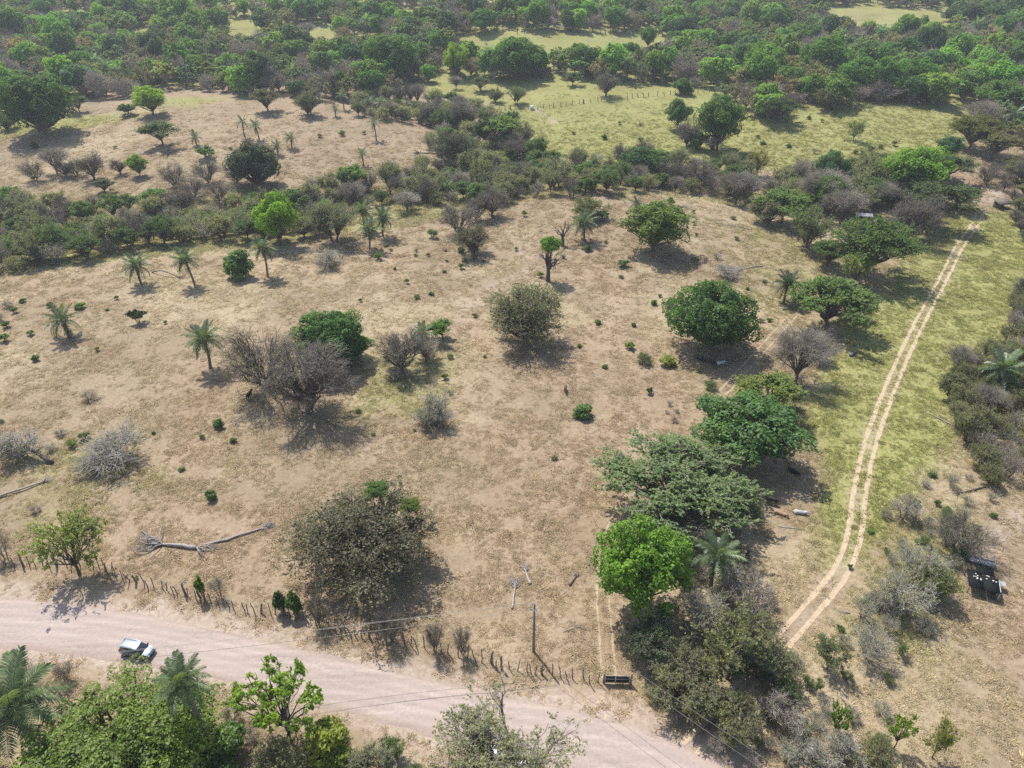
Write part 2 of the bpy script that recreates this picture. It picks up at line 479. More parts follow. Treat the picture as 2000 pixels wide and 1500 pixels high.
c = mixc(n, c, (0.40, 0.325, 0.28), math_n(n, 'MULTIPLY_ADD', pa.outputs[0], 2.5, -1.1, True))
ln = N(n, 'ShaderNodeAttribute', attribute_name='lane')
wv = math_n(n, 'ADD', ln.outputs['Fac'], math_n(n, 'MULTIPLY_ADD', pa.outputs[0], 0.12, -0.06))
tyre = ramp(n, wv, [(0.0, (.80, .74, .68)), (.10, (1.08, 1.04, 1.0)), (.22, (.93, .92, .92)), (.30, (1.10, 1.10, 1.10)), (.38, (.90, .89, .89)), (.46, (1.07, 1.07, 1.07)), (.56, (.90, .89, .89)), (.64, (1.1, 1.1, 1.1)), (.74, (.92, .91, .91)), (.84, (1.06, 1.04, 1.02)), (.94, (.86, .79, .73)), (1.0, (.78, .70, .64))])
c = mixc(n, c, tyre, math_n(n, 'MULTIPLY_ADD', st.outputs[0], 1.6, -0.15, True), 'MULTIPLY')
p = N(n, 'ShaderNodeBsdfPrincipled', Roughness=0.95); p.inputs['Specular IOR Level'].default_value = 0.15
n.links.new(c, p.inputs['Base Color'])
bp = N(n, 'ShaderNodeBump', Strength=0.5, Distance=0.06); n.links.new(gr.outputs[0], bp.inputs['Height']); n.links.new(bp.outputs[0], p.inputs['Normal'])
n.links.new(p.outputs[0], out.inputs[0])
A = resample(gline(ROAD_T), 260); B = resample(gline(ROAD_B), 260)
ROAD_MID = 0.5 * (A + B)
obj('road', strip('road', A, B, m, 12, 0.05, 0.7, 0.05), kind='structure')

m, n, out = new_mat('bare_rut')
tc = N(n, 'ShaderNodeTexCoord')
no = N(n, 'ShaderNodeTexNoise', Scale=1.4, Detail=8.0, Roughness=0.7); n.links.new(tc.outputs['Object'], no.inputs['Vector'])
p = N(n, 'ShaderNodeBsdfPrincipled', Roughness=0.95); p.inputs['Specular IOR Level'].default_value = 0.1
n.links.new(ramp(n, no.outputs[0], [(0.25, (0.29, 0.215, 0.135)), (0.45, (0.43, 0.335, 0.225)), (0.7, (0.53, 0.43, 0.305))]), p.inputs['Base Color'])
n.links.new(p.outputs[0], out.inputs[0])
M_RUT = m
def ruts(name, line, gauge, width, mat, lift=0.03, jit=0.14):
    T = norm(np.gradient(line, axis=0)); Nn = np.stack([-T[:, 1], T[:, 0]], -1)
    for s in (-1, 1):
        c0 = line + Nn * s * gauge / 2
        yield strip(name, c0 - Nn * width / 2, c0 + Nn * width / 2, mat, 4, lift, jit)
tl = gline(TRK_C, 0.5)
for k, me in enumerate(ruts('track_rut', tl, 1.85, 0.74, M_RUT, .03, .16)): obj('track_rut', me, kind='structure')
m2, n, out = new_mat('worn_grass')
tc = N(n, 'ShaderNodeTexCoord')
no = N(n, 'ShaderNodeTexNoise', Scale=1.6, Detail=8.0, Roughness=0.7); n.links.new(tc.outputs['Object'], no.inputs['Vector'])
p = N(n, 'ShaderNodeBsdfPrincipled', Roughness=0.95); p.inputs['Specular IOR Level'].default_value = 0.1
n.links.new(ramp(n, no.outputs[0], [(0.25, (0.22, 0.17, 0.105)), (0.5, (0.37, 0.295, 0.195)), (0.7, (0.47, 0.385, 0.265))]), p.inputs['Base Color'])
n.links.new(p.outputs[0], out.inputs[0])
FAINT1 = gline([(1553, 612), (1520, 648), (1480, 692), (1440, 736), (1408, 770)], 0.5)
FAINT2 = gline([(1190, 1325), (1183, 1250), (1178, 1170), (1180, 1110), (1195, 1040), (1225, 970)], 0.5)
for me in ruts('faint_rut', FAINT1, 1.7, 0.42, m2, .035): obj('faint_rut', me, kind='structure')
for me in ruts('faint_rut', FAINT2, 1.7, 0.28, m2, .03): obj('faint_rut', me, kind='structure')

# ------------------------------------------------------------------ instanced stuff (grass, far wood)
def gn_scatter(name, pts, scl, rot, tint, proto_mesh, mat_slots, kind='stuff'):
    """one object: its own mesh holds the template (marked) and the points; geometry nodes place the copies"""
    nv = len(proto_mesh.vertices)
    me = proto_mesh.copy(); me.name = name
    base = len(me.vertices)
    me.vertices.add(len(pts))
    co = np.zeros((base + len(pts), 3), np.float32); me.vertices.foreach_get('co', co.ravel()) if False else None
    buf = np.zeros(3 * (base + len(pts)), np.float32); me.vertices.foreach_get('co', buf)
    buf = buf.reshape(-1, 3); buf[base:] = pts; me.vertices.foreach_set('co', buf.ravel())
    def attr(nm, tp, arr, key):
        a = me.attributes.new(nm, tp, 'POINT'); a.data.foreach_set(key, np.ascontiguousarray(arr, np.float32).ravel())
    z = np.zeros(base)
    attr('is_point', 'FLOAT', np.concatenate([z, np.ones(len(pts))]), 'value')
    attr('scl', 'FLOAT_VECTOR', np.vstack([np.zeros((base, 3)), scl]), 'vector')
    attr('rot', 'FLOAT_VECTOR', np.vstack([np.zeros((base, 3)), rot]), 'vector')
    attr('tint', 'FLOAT_COLOR', np.vstack([np.zeros((base, 4)), np.hstack([tint, np.ones((len(pts), 1))])]), 'color')
    me.update()
    o = obj(name, me, kind=kind)
    g = bpy.data.node_groups.new(name + '_nodes', 'GeometryNodeTree')
    g.interface.new_socket('Geometry', in_out='INPUT', socket_type='NodeSocketGeometry')
    g.interface.new_socket('Geometry', in_out='OUTPUT', socket_type='NodeSocketGeometry')
    gi = g.nodes.new('NodeGroupInput'); go = g.nodes.new('NodeGroupOutput')
    sg = g.nodes.new('GeometryNodeSeparateGeometry'); sg.domain = 'POINT'
    def na(nm, tp):
        x = g.nodes.new('GeometryNodeInputNamedAttribute'); x.data_type = tp; x.inputs[0].default_value = nm; return x.outputs[0]
    cmpn = g.nodes.new('FunctionNodeCompare'); cmpn.data_type = 'FLOAT'; cmpn.operation = 'GREATER_THAN'
    g.links.new(na('is_point', 'FLOAT'), cmpn.inputs[0]); cmpn.inputs[1].default_value = 0.5
    g.links.new(gi.outputs[0], sg.inputs[0]); g.links.new(cmpn.outputs[0], sg.inputs[1])
    ip = g.nodes.new('GeometryNodeInstanceOnPoints')
    e2r = g.nodes.new('FunctionNodeEulerToRotation')
    g.links.new(na('rot', 'FLOAT_VECTOR'), e2r.inputs[0])
    g.links.new(sg.outputs[0], ip.inputs['Points']); g.links.new(sg.outputs[1], ip.inputs['Instance'])
    g.links.new(e2r.outputs[0], ip.inputs['Rotation']); g.links.new(na('scl', 'FLOAT_VECTOR'), ip.inputs['Scale'])
    g.links.new(ip.outputs[0], go.inputs[0])
    md = o.modifiers.new('scatter', 'NODES'); md.node_group = g
    return o

def m_grass():
    m, n, out = new_mat('grass_blades')
    at = N(n, 'ShaderNodeAttribute', attribute_name='tint', attribute_type='INSTANCER')
    ge = N(n, 'ShaderNodeNewGeometry')
    k = math_n(n, 'MULTIPLY_ADD', ge.outputs['Random Per Island'], 0.7, 0.65)
    vm = n.nodes.new('ShaderNodeVectorMath'); vm.operation = 'SCALE'
    n.links.new(at.outputs['Color'], vm.inputs[0]); n.links.new(k, vm.inputs['Scale'])
    d = N(n, 'ShaderNodeBsdfDiffuse'); t = N(n, 'ShaderNodeBsdfTranslucent')
    n.links.new(vm.outputs[0], d.inputs[0]); n.links.new(vm.outputs[0], t.inputs[0])
    mx = N(n, 'ShaderNodeMixShader'); mx.inputs[0].default_value = 0.5
    n.links.new(d.outputs[0], mx.inputs[1]); n.links.new(t.outputs[0], mx.inputs[2])
    n.links.new(mx.outputs[0], out.inputs[0])
    return m
M_GRASS = m_grass()

def tuft_mesh(nb=22, r=0.26, h=0.26, wd=0.032):
    g = np.random.default_rng(5)
    a = g.random(nb) * 2 * np.pi; q = np.sqrt(g.random(nb)) * r
    base = np.stack([np.cos(a) * q, np.sin(a) * q, np.zeros(nb) - 0.02], -1)
    lean = np.stack([np.cos(a + g.normal(0, .6, nb)), np.sin(a + g.normal(0, .6, nb)), np.zeros(nb)], -1) * (g.random(nb) * 0.28 + 0.05)[:, None]
    tip = base + lean + np.array([0, 0, 1]) * (h * (0.5 + 0.7 * g.random(nb)))[:, None]
    midp = base * 0.5 + tip * 0.5 + np.array([0, 0, 0.05])
    b = a + np.pi / 2 + g.normal(0, .5, nb)
    side = np.stack([np.cos(b), np.sin(b), np.zeros(nb)], -1) * wd
    V = np.stack([base - side * .7, base + side * .7, midp + side, tip, midp - side], 1).reshape(-1, 3)
    i = np.arange(nb)[:, None] * 5
    return mk_mesh('tuft', V, [np.hstack([i, i + 1, i + 2, i + 4]), np.hstack([i + 4, i + 2, i + 3])], [M_GRASS])

def lookup(arr, x, y):
    j = np.clip(np.searchsorted(GX, x), 0, len(GX) - 1); i = np.clip(np.searchsorted(GY, y), 0, len(GY) - 1)
    return arr[i, j]

def grass(npts):
    g = np.random.default_rng(21)
    # even over the picture of the pasture, thinning with distance
    x = g.uniform(-290, 290, npts * 5); y = 30 + 390 * g.random(npts * 5) ** 1.35
    z = hgt(x, y)
    px, py, pz = proj(np.stack([x, y, z], -1))
    ok = (px > -130) & (px < 2130) & (py > 150) & (py < 1640)
    gr = lookup(green, x, y); du = lookup(dust, x, y); ru = lookup(rust, x, y); sw = lookup(straw, x, y)
    road_d = dist_poly(x, y, [tuple(p) for p in ROAD_MID[::6]])
    trk = dist_poly(x, y, [tuple(p) for p in tl[::8]])
    fd = np.minimum(dist_poly(x, y, [tuple(p) for p in FAINT1[::6]]), dist_poly(x, y, [tuple(p) for p in FAINT2[::6]]))
    ok &= (np.abs(fd - .85) > .22)
    ok &= (road_d > 4.0) & (np.abs(trk - .92) > .34)
    clump = fbm(x, y, 3.0, 3)
    ok &= g.random(len(x)) > 0.72 * du
    ok &= clump > 0.30 + 0.25 * g.random(len(x)) - 0.08 * gr
    ok &= g.random(len(x)) < np.clip((360 - y) / 180, 0.03, 1)
    sel = np.where(ok)[0][:npts]
    x, y, z, gr, du, ru, sw, clump = (v[sel] for v in (x, y, z, gr, du, ru, sw, clump))
    k = len(sel)
    dry = np.array([0.50, 0.395, 0.265]); stw = np.array([0.66, 0.57, 0.39]); grn = np.array([0.36, 0.365, 0.135]); rst = np.array([0.44, 0.335, 0.22]); dk = np.array([0.22, 0.19, 0.10])
    c = dry + (stw - dry) * (sw * 0.55)[:, None]
    c = c + (rst - c) * (ru * 0.7)[:, None]
    c = c + (grn - c) * np.clip(gr * 1.2 + g.normal(0, .18, k), 0, 1)[:, None]
    c = c + (dk - c) * (g.random(k) < 0.10)[:, None] * 0.6
    c *= np.clip(g.normal(1, 0.13, k), 0.6, 1.4)[:, None]
    s = 0.8 * (0.55 + 0.9 * g.random(k) ** 2) * (0.75 + 0.9 * clump) * (1 + 0.5 * (g.random(k) < 0.06))
    s = s * np.clip(1 + (y - 150) / 220, 1, 1.6)
    s3 = np.stack([s * g.uniform(.8, 1.4, k), s * g.uniform(.8, 1.4, k), s * (0.42 + 0.3 * gr)], -1)
    rot = np.stack([g.normal(0, .08, k), g.normal(0, .08, k), g.random(k) * 6.28], -1)
    gn_scatter('dry_grass', np.stack([x, y, z], -1), s3, rot, np.clip(c, 0, 0.8), tuft_mesh(), None)
# ------------------------------------------------------------------ trees
def bez(P, t):
    t = t[..., None]
    return P[0] * (1 - t) ** 2 + 2 * P[1] * t * (1 - t) + P[2] * t ** 2
def bez_d(P, t):
    t = t[..., None]
    return 2 * (P[1] - P[0]) * (1 - t) + 2 * (P[2] - P[1]) * t

def runit(g, n):
    return norm(g.normal(size=(n, 3)))

class Branches:
    def __init__(s, P0, P1, P2, r0, r1): s.P = (P0, P1, P2); s.r0 = r0; s.r1 = r1
    def __len__(s): return len(s.r0)
    def tubes(s, k, sides, wob=0.0, g=None):
        t = np.linspace(0, 1, k)
        P = bez([p[:, None] for p in s.P], np.broadcast_to(t, (len(s), k)))
        if wob and g is not None:
            L = np.linalg.norm(s.P[2] - s.P[0], axis=1)
            w = g.normal(size=P.shape) * (wob * L)[:, None, None]; w[:, 0] = 0
            P = P + w
        Rd = s.r0[:, None] * (1 - t) + s.r1[:, None] * t
        return tubes(P, Rd, sides)

def grow(g, par, n, t0, t1, length, spread, up=0.0, follow=0.8, bend=0.2, rk=0.6, sag=0.0, rmin=0.008, out=None):
    pi = g.integers(0, len(par), n); t = t0 + (t1 - t0) * g.random(n)
    Q = [p[pi] for p in par.P]
    st = bez(Q, t); tg = norm(bez_d(Q, t))
    d = tg * follow + runit(g, n) * spread + np.array([0, 0, up])
    if out is not None:
        o = st - out; o[:, 2] *= 0.4; d = d + norm(o) * 0.45
    d = norm(d)
    L = length * (0.55 + 0.9 * g.random(n))
    e = st + d * L[:, None]; e[:, 2] -= sag * L
    m = 0.5 * (st + e) + runit(g, n) * (bend * L)[:, None]
    m[:, 2] += sag * L * 0.4
    r0 = np.maximum((par.r0[pi] * (1 - t) + par.r1[pi] * t) * rk, rmin)
    return Branches(st, m, e, r0, np.maximum(r0 * 0.4, rmin * 0.6))

def leaf_faces(g, C, size, nrm, elong=1.6, fold=0.25):
    """diamond leaves, folded along the rib"""
    n = len(C); size = np.broadcast_to(size, (n,))
    u = norm(np.cross(nrm, runit(g, n))); v = np.cross(nrm, u)
    s = size[:, None]
    a = C - u * s * elong / 2; b = C + u * s * elong / 2
    l = C + v * s / 2 + nrm * s * fold; r = C - v * s / 2 + nrm * s * fold
    V = np.stack([a, r, b, l], 1).reshape(-1, 3)
    i = np.arange(n)[:, None] * 4
    return V, np.hstack([i, i + 1, i + 2, i + 3])

def lobes_for(g, shape, H, W, c0, nl, lk=None):
    a = g.random(nl) * 6.283 + np.arange(nl) * 2.4; q = np.sqrt((np.arange(nl) + 0.5) / nl)
    zc = (c0 + 1) / 2 * H; hz = (1 - c0) / 2 * H
    if shape == 'round':
        th = np.arccos(np.clip(1 - 1.82 * (np.arange(nl) + 0.5) / nl, -1, 1))
        lk = lk or .46
        pr = (1.08 - lk) * (1 - 0.65 * g.random(nl) ** 2.2)
        C = np.stack([np.cos(a) * np.sin(th) * W / 2 * pr, np.sin(a) * np.sin(th) * W / 2 * pr, zc + np.cos(th) * hz * pr * .95], -1)
        rl = np.full(nl, W * 0.5 * lk); fz = hz / (W / 2) * 1.0
    elif shape == 'umbrella':
        C = np.stack([np.cos(a) * q * W / 2 * .76, np.sin(a) * q * W / 2 * .76, H * (0.88 - 0.26 * q ** 2)], -1)
        rl = np.full(nl, W * 0.5 * (lk or 0.36)); fz = 0.38
    elif shape == 'vase':
        C = np.stack([np.cos(a) * q * W / 2 * .68, np.sin(a) * q * W / 2 * .68, H * (0.80 - 0.20 * q)], -1)
        rl = np.full(nl, W * 0.5 * (lk or 0.40)); fz = 0.95
    else:  # tall
        zz = c0 * H + (H - c0 * H) * (np.arange(nl) + 0.6) / nl * 0.86
        prof = np.sin(np.pi * np.clip((zz / H - c0) / (1 - c0) * .86 + .10, 0, 1)) ** .8
        C = np.stack([np.cos(a) * W / 2 * .55 * prof, np.sin(a) * W / 2 * .55 * prof, zz], -1)
        rl = W * 0.5 * 0.5 * (0.5 + 0.5 * prof); fz = 1.0
    C = C + g.normal(size=C.shape) * W * 0.045
    C[:, 2] = np.maximum(C[:, 2], 0.06 * H)
    return C, rl * (0.8 + 0.4 * g.random(nl)), fz

def make_tree(seed, shape='round', H=10., W=10., c0=0.25, nl=14, n2=90, n3=500, n4=0, leaves=6000, leaf=0.30, shell=0, shell_leaf=0.4,
              fork=0.6, trunk_r=0.28, lean=0.0, up_leaf=0.6, twig_r=0.012, sag=0.0, crook=0.2, stems=1, l3=0.45, l4=0.25, twig_sides=3, leafy_lobes=1.0, elong=1.6, bark=None, twig=None, lk=None, raw=False):
    """returns (wood mesh, crown mesh), built 10 m high and 10 m wide"""
    g = np.random.default_rng(seed)
    bark = bark or M_BARK; twig = twig or M_TWIG
    C, rl, fz = lobes_for(g, shape, H, W, c0, nl, lk)
    hf = max(c0 * H * fork + 0.1, 0.3)
    wood = Acc(); crown = Acc()
    # stems
    st = []
    for k in range(stems):
        a = 6.283 * k / stems + g.random()
        off = np.array([math.cos(a), math.sin(a), 0]) * (0.28 if stems > 1 else 0)
        top = np.array([math.cos(a) * (0.06 * W if stems > 1 else 0) + lean * W * .3, math.sin(a) * (0.06 * W if stems > 1 else 0), hf])
        mid = (off + top) / 2 + g.normal(size=3) * 0.06 * hf * np.array([1, 1, 0])
        r = trunk_r / math.sqrt(stems)
        wood.tube([off + np.array([0, 0, -0.35]), off, mid * .6 + off * .4, mid, top], [r * 1.45, r * 1.2, r * 1.0, r * .92, r * .85], 8)
        st.append(top)
    st = np.array(st)
    P0 = st[np.argmin(np.linalg.norm(C[:, None, :2] - st[None, :, :2] * 3, axis=2), axis=1)] if stems > 1 else np.repeat(st, nl, 0)
    P0 = P0 + np.array([0, 0, -1]) * (g.random((nl, 1)) * hf * 0.25)
    C = C + np.array([lean * W * .3, 0, 0])
    P1 = P0 * 0.55 + C * 0.45 + g.normal(size=C.shape) * crook * 0.25 * W * 0.3
    if shape == 'round':   # some limbs rise first, others reach out first
        hv = g.random(nl); P1[:, :2] = P0[:, :2] + (C[:, :2] - P0[:, :2]) * (0.3 + 0.4 * hv)[:, None] + g.normal(size=(nl, 2)) * crook * 0.06 * W; P1[:, 2] = P0[:, 2] + (C[:, 2] - P0[:, 2]) * (0.75 - 0.5 * hv)
    if shape == 'umbrella': P1[:, 2] = P0[:, 2] + (C[:, 2] - P0[:, 2]) * 0.62
    L1 = Branches(P0, P1, C, np.full(nl, trunk_r * 0.55), np.full(nl, trunk_r * 0.16))
    wood.add(*L1.tubes(7, 6, 0.012 + crook * .02, g))
    # second order: inside each lobe
    pi = g.integers(0, nl, n2); t = 0.35 + 0.65 * g.random(n2)
    S = bez([p[pi] for p in L1.P], t)
    E = C[pi] + runit(g, n2) * (rl[pi] * (0.5 + 0.5 * g.random(n2)))[:, None] * np.array([1, 1, fz])
    L = np.linalg.norm(E - S, axis=1)
    Mi = 0.5 * (S + E) + runit(g, n2) * (crook * L)[:, None]
    r0 = trunk_r * 0.17 * (0.6 + 0.6 * g.random(n2))
    L2 = Branches(S, Mi, E, np.maximum(r0, twig_r * 1.5), np.full(n2, max(trunk_r * 0.04, twig_r)))
    wood.add(*L2.tubes(5, 4, 0.02, g))
    cen = np.array([lean * W * .3, 0, (c0 + 1) / 2 * H])
    RL = float(np.mean(rl))
    L3 = grow(g, L2, n3, 0.25, 1.0, RL * l3, 0.95, up=0.05, follow=0.6, bend=crook * .6, rk=0.6, rmin=twig_r, sag=sag, out=cen)
    crown.add(*L3.tubes(3, twig_sides), 0)
    Lf = L3
    if n4:
        L4 = grow(g, L3, n4, 0.2, 1.0, RL * l4, 0.8, up=0.1, bend=crook * .6, rk=0.7, rmin=twig_r * .75, sag=sag, out=cen)
        crown.add(*L4.tubes(2, 3), 0)
        Lf = L4
    if leaves:
        live = g.random(nl) < leafy_lobes
        k = leaves
        pi = g.integers(0, len(Lf), k); t = 0.3 + 0.7 * g.random(k)
        Q = bez([p[pi] for p in Lf.P], t) + g.normal(size=(k, 3)) * leaf * 0.45
        if leafy_lobes < 1:
            near = np.argmin(np.linalg.norm(Q[:, None] - C[None], axis=2), axis=1); Q = Q[live[near] | (g.random(k) < .12)]
        k = len(Q)
        nr = norm(runit(g, k) + np.array([0, 0, up_leaf]))
        crown.add(*leaf_faces(g, Q, leaf * (0.6 + 0.8 * g.random(k)), nr, elong), 1)
    if shell:
        pi = g.integers(0, nl, shell * 2); d = runit(g, shell * 2); d[:, 2] = np.where(d[:, 2] < -0.75, -d[:, 2], d[:, 2])
        # bumps on each lobe: leaves gather in sprays
        Q = C[pi] + d * (rl[pi] * (0.86 + 0.2 * g.random(shell * 2)))[:, None] * np.array([1, 1, fz])
        dd = np.linalg.norm((Q[:, None] - C[None]) / np.array([1, 1, fz]), axis=2) / rl[None]
        dd[np.arange(len(Q)), pi] = 9
        Q, d = Q[dd.min(1) > 0.72][:shell], d[dd.min(1) > 0.72][:shell]
        sp = (fbm(Q[:, 0] * 3 + Q[:, 2] * 2, Q[:, 1] * 3 - Q[:, 2] * 2, 2.2, 2) - .5)
        Q = Q + d * (sp * 1.6)[:, None]
        nr = norm(d * 0.8 + runit(g, len(Q)) * 0.9 + np.array([0, 0, up_leaf]))
        crown.add(*leaf_faces(g, Q, shell_leaf * (0.55 + 0.9 * g.random(len(Q))), nr, elong), 1)
    if raw: return wood, crown
    return wood.mesh('trunk', [bark], True), crown.mesh('crown', [twig, M_LEAF])

PROTO = {}
def proto(kind, *trees): PROTO[kind] = list(trees)
proto('mango', make_tree(1, 'round', c0=0.10, nl=70, lk=.27, n2=120, n3=300, leaves=1500, leaf=.2, shell=26000, shell_leaf=.19, trunk_r=.4, up_leaf=.5),
      make_tree(2, 'round', c0=0.14, nl=90, lk=.23, n2=120, n3=300, leaves=1500, leaf=.2, shell=26000, shell_leaf=.19, trunk_r=.4, up_leaf=.5))
proto('broad', make_tree(3, 'round', c0=0.15, nl=130, lk=.18, n2=260, n3=2400, leaves=30000, leaf=.1, shell=32000, shell_leaf=.1, trunk_r=.26, up_leaf=.5))
proto('umbrella', make_tree(4, 'umbrella', c0=0.45, nl=30, lk=.27, n2=220, n3=1700, leaves=26000, leaf=.13, trunk_r=.22, up_leaf=1.2, fork=.55, l3=.6),
      make_tree(5, 'umbrella', c0=0.40, nl=36, lk=.25, n2=240, n3=1800, leaves=26000, leaf=.13, trunk_r=.22, up_leaf=1.2, fork=.5, l3=.6),
      make_tree(55, 'umbrella', c0=0.30, nl=60, lk=.24, n2=300, n3=2600, leaves=40000, leaf=.095, trunk_r=.22, up_leaf=1.0, fork=.5, l3=.6))
proto('olive', make_tree(6, 'round', c0=0.2, nl=48, lk=.24, n2=300, n3=2000, n4=3000, leaves=22000, leaf=.105, trunk_r=.28, crook=.35, up_leaf=.4, fork=.5, l3=.42, l4=.34),
      make_tree(7, 'vase', c0=0.25, nl=34, lk=.26, n2=280, n3=1800, n4=3200, leaves=17000, leaf=.095, trunk_r=.24, crook=.3, up_leaf=.4, fork=.6, stems=2, l3=.6, l4=.4),
      make_tree(8, 'round', c0=0.15, nl=44, lk=.26, n2=300, n3=2000, n4=3400, leaves=26000, leaf=.105, trunk_r=.28, crook=.35, up_leaf=.4, fork=.5, l3=.45, l4=.34))
proto('bare', make_tree(9, 'round', c0=0.2, nl=26, lk=.32, n2=260, n3=1700, n4=3200, leaves=1500, leaf=.10, trunk_r=.34, crook=.5, fork=.7, twig_r=.017, l3=.6, l4=.42, twig=M_TWIGD),
      make_tree(10, 'round', c0=0.12, nl=22, lk=.36, n2=200, n3=1200, n4=2200, leaves=1300, leaf=.10, trunk_r=.24, crook=.45, fork=.8, stems=3, twig_r=.017, l3=.6, l4=.45, twig=M_TWIGD),
      make_tree(11, 'umbrella', c0=0.35, nl=24, n2=260, n3=1700, n4=3400, leaves=1200, leaf=.10, trunk_r=.26, crook=.4, fork=.55, twig_r=.015, l3=.65, l4=.5, twig=M_TWIG))
proto('leafy', make_tree(12, 'round', c0=0.24, nl=40, lk=.27, n2=150, n3=600, leaves=3500, leaf=.2, shell=15000, shell_leaf=.2, trunk_r=.24, up_leaf=.7, elong=1.7),
      make_tree(13, 'round', c0=0.22, nl=52, lk=.25, n2=180, n3=800, leaves=7000, leaf=.19, shell=13000, shell_leaf=.2, trunk_r=.24, up_leaf=.6, elong=1.7),
      make_tree(131, 'round', c0=0.24, nl=80, lk=.18, n2=220, n3=1000, leaves=6000, leaf=.17, shell=12000, shell_leaf=.19, trunk_r=.2, up_leaf=.7, elong=1.8))
proto('sparse', make_tree(14, 'round', c0=0.34, nl=24, lk=.22, n2=70, n3=300, leaves=3600, leaf=.2, trunk_r=.17, crook=.45, up_leaf=.5, fork=.75, l3=.5, elong=1.9),
      make_tree(15, 'round', c0=0.28, nl=17, lk=.36, n2=110, n3=520, n4=1000, leaves=6000, leaf=.16, trunk_r=.2, crook=.35, up_leaf=.5, fork=.6, l3=.45))
proto('shrub', make_tree(16, 'round', c0=0.02, nl=22, lk=.34, n2=60, n3=300, leaves=1800, leaf=.5, shell=2000, shell_leaf=.55, trunk_r=.16, stems=3, up_leaf=.5, elong=2.0),
      make_tree(17, 'vase', c0=0.05, nl=14, n2=60, n3=300, leaves=2600, leaf=.5, trunk_r=.16, stems=3, up_leaf=.5, elong=2.2))
proto('thorn', make_tree(18, 'round', c0=0.03, nl=22, lk=.34, n2=160, n3=800, n4=1000, leaves=2600, leaf=.17, trunk_r=.16, stems=4, crook=.5, twig_r=.026, l3=.65, l4=.42, bark=M_BARKG, twig=M_PALE),
      make_tree(19, 'vase', c0=0.05, nl=18, n2=120, n3=500, n4=700, leaves=1700, leaf=.17, trunk_r=.16, stems=4, crook=.5, twig_r=.024, l3=.65, l4=.42, bark=M_BARKG, twig=M_PALE))
proto('scrub', make_tree(20, 'vase', c0=0.08, nl=26, lk=.3, n2=200, n3=1400, n4=2200, leaves=9000, leaf=.17, trunk_r=.16, stems=4, crook=.3, twig_r=.018, l3=.6, l4=.4),
      make_tree(21, 'round', c0=0.05, nl=30, lk=.3, n2=200, n3=1400, n4=2200, leaves=12000, leaf=.16, trunk_r=.16, stems=3, crook=.3, twig_r=.018, l3=.6, l4=.4))
proto('dome', make_tree(61, 'round', c0=.10, nl=80, lk=.25, n2=300, n3=1900, n4=2200, leaves=24000, leaf=.095, shell=15000, shell_leaf=.095, trunk_r=.28, crook=.35, up_leaf=.4, fork=.6, l3=.4, l4=.3),
      make_tree(62, 'round', c0=.12, nl=60, lk=.27, n2=300, n3=1900, n4=2600, leaves=20000, leaf=.095, shell=5000, shell_leaf=.095, trunk_r=.28, crook=.4, up_leaf=.4, fork=.6, l3=.45, l4=.32))
proto('brush', make_tree(22, 'round', c0=0.02, nl=18, n2=110, n3=500, n4=700, leaves=900, leaf=.2, trunk_r=.2, stems=4, crook=.6, twig_r=.036, l3=.8, l4=.5, bark=M_DEAD, twig=M_DEAD),
      make_tree(23, 'vase', c0=0.02, nl=18, n2=90, n3=400, n4=500, leaves=900, leaf=.2, trunk_r=.2, stems=4, crook=.6, twig_r=.036, l3=.8, l4=.5, bark=M_DEAD, twig=M_DEAD))
proto('dead', make_tree(24, 'round', c0=0.35, nl=10, n2=30, n3=70, n4=90, leaves=0, trunk_r=.55, crook=.55, fork=.9, twig_r=.04, l3=.6, l4=.5, bark=M_DEADD, twig=M_DEADD),
      make_tree(25, 'vase', c0=0.3, nl=6, n2=8, n3=10, leaves=0, trunk_r=.6, crook=.6, fork=.9, twig_r=.06, l3=.5, bark=M_BARK, twig=M_BARK))

# ------------------------------------------------------------------ palms
def frond_mesh(seed, L=3.6, nleaf=34, droop=1.0, wl=0.62):
    g = np.random.default_rng(seed)
    t = np.linspace(0, 1, 9)
    x = L * (t - 0.10 * t ** 3 * droop); z = L * (0.34 * t - 0.62 * droop * t ** 2.2)
    Rk = np.stack([x, np.zeros(9), z], -1)
    a = Acc(); a.tube(Rk, 0.045 * (1 - .85 * t), 3, 0, False)
    s = np.linspace(0.14, 1.0, nleaf)
    px = np.interp(s, t, x); pz = np.interp(s, t, z)
    for sd in (-1, 1):
        ln = wl * (0.35 + 1.0 * np.sin(np.pi * np.clip(s * .92 + .06, 0, 1)) ** .7) * (0.85 + .3 * g.random(nleaf))
        dirv = norm(np.stack([0.55 + 0.25 * s, sd * (1.0 + .15 * g.normal(size=nleaf)), 0.15 - 0.45 * g.random(nleaf)], -1))
        base = np.stack([px, np.zeros(nleaf), pz], -1)
        m = base + dirv * ln[:, None] * .55; tip = base + dirv * ln[:, None]; tip[:, 2] -= 0.34 * ln * droop
        w_ = np.array([0.055, 0, 0.012])
        V = np.stack([base - w_ * .6, base + w_ * .6, m + w_, tip, m - w_], 1).reshape(-1, 3)
        i = np.arange(nleaf)[:, None] * 5
        a.add(V, [np.hstack([i, i + 1, i + 2, i + 4]), np.hstack([i + 4, i + 2, i + 3])], 0)
    return a.mesh('frond', [M_FROND])
FROND = [frond_mesh(s, droop=d) for s, d in ((1, .55), (2, .85), (3, 1.15), (4, .35))]
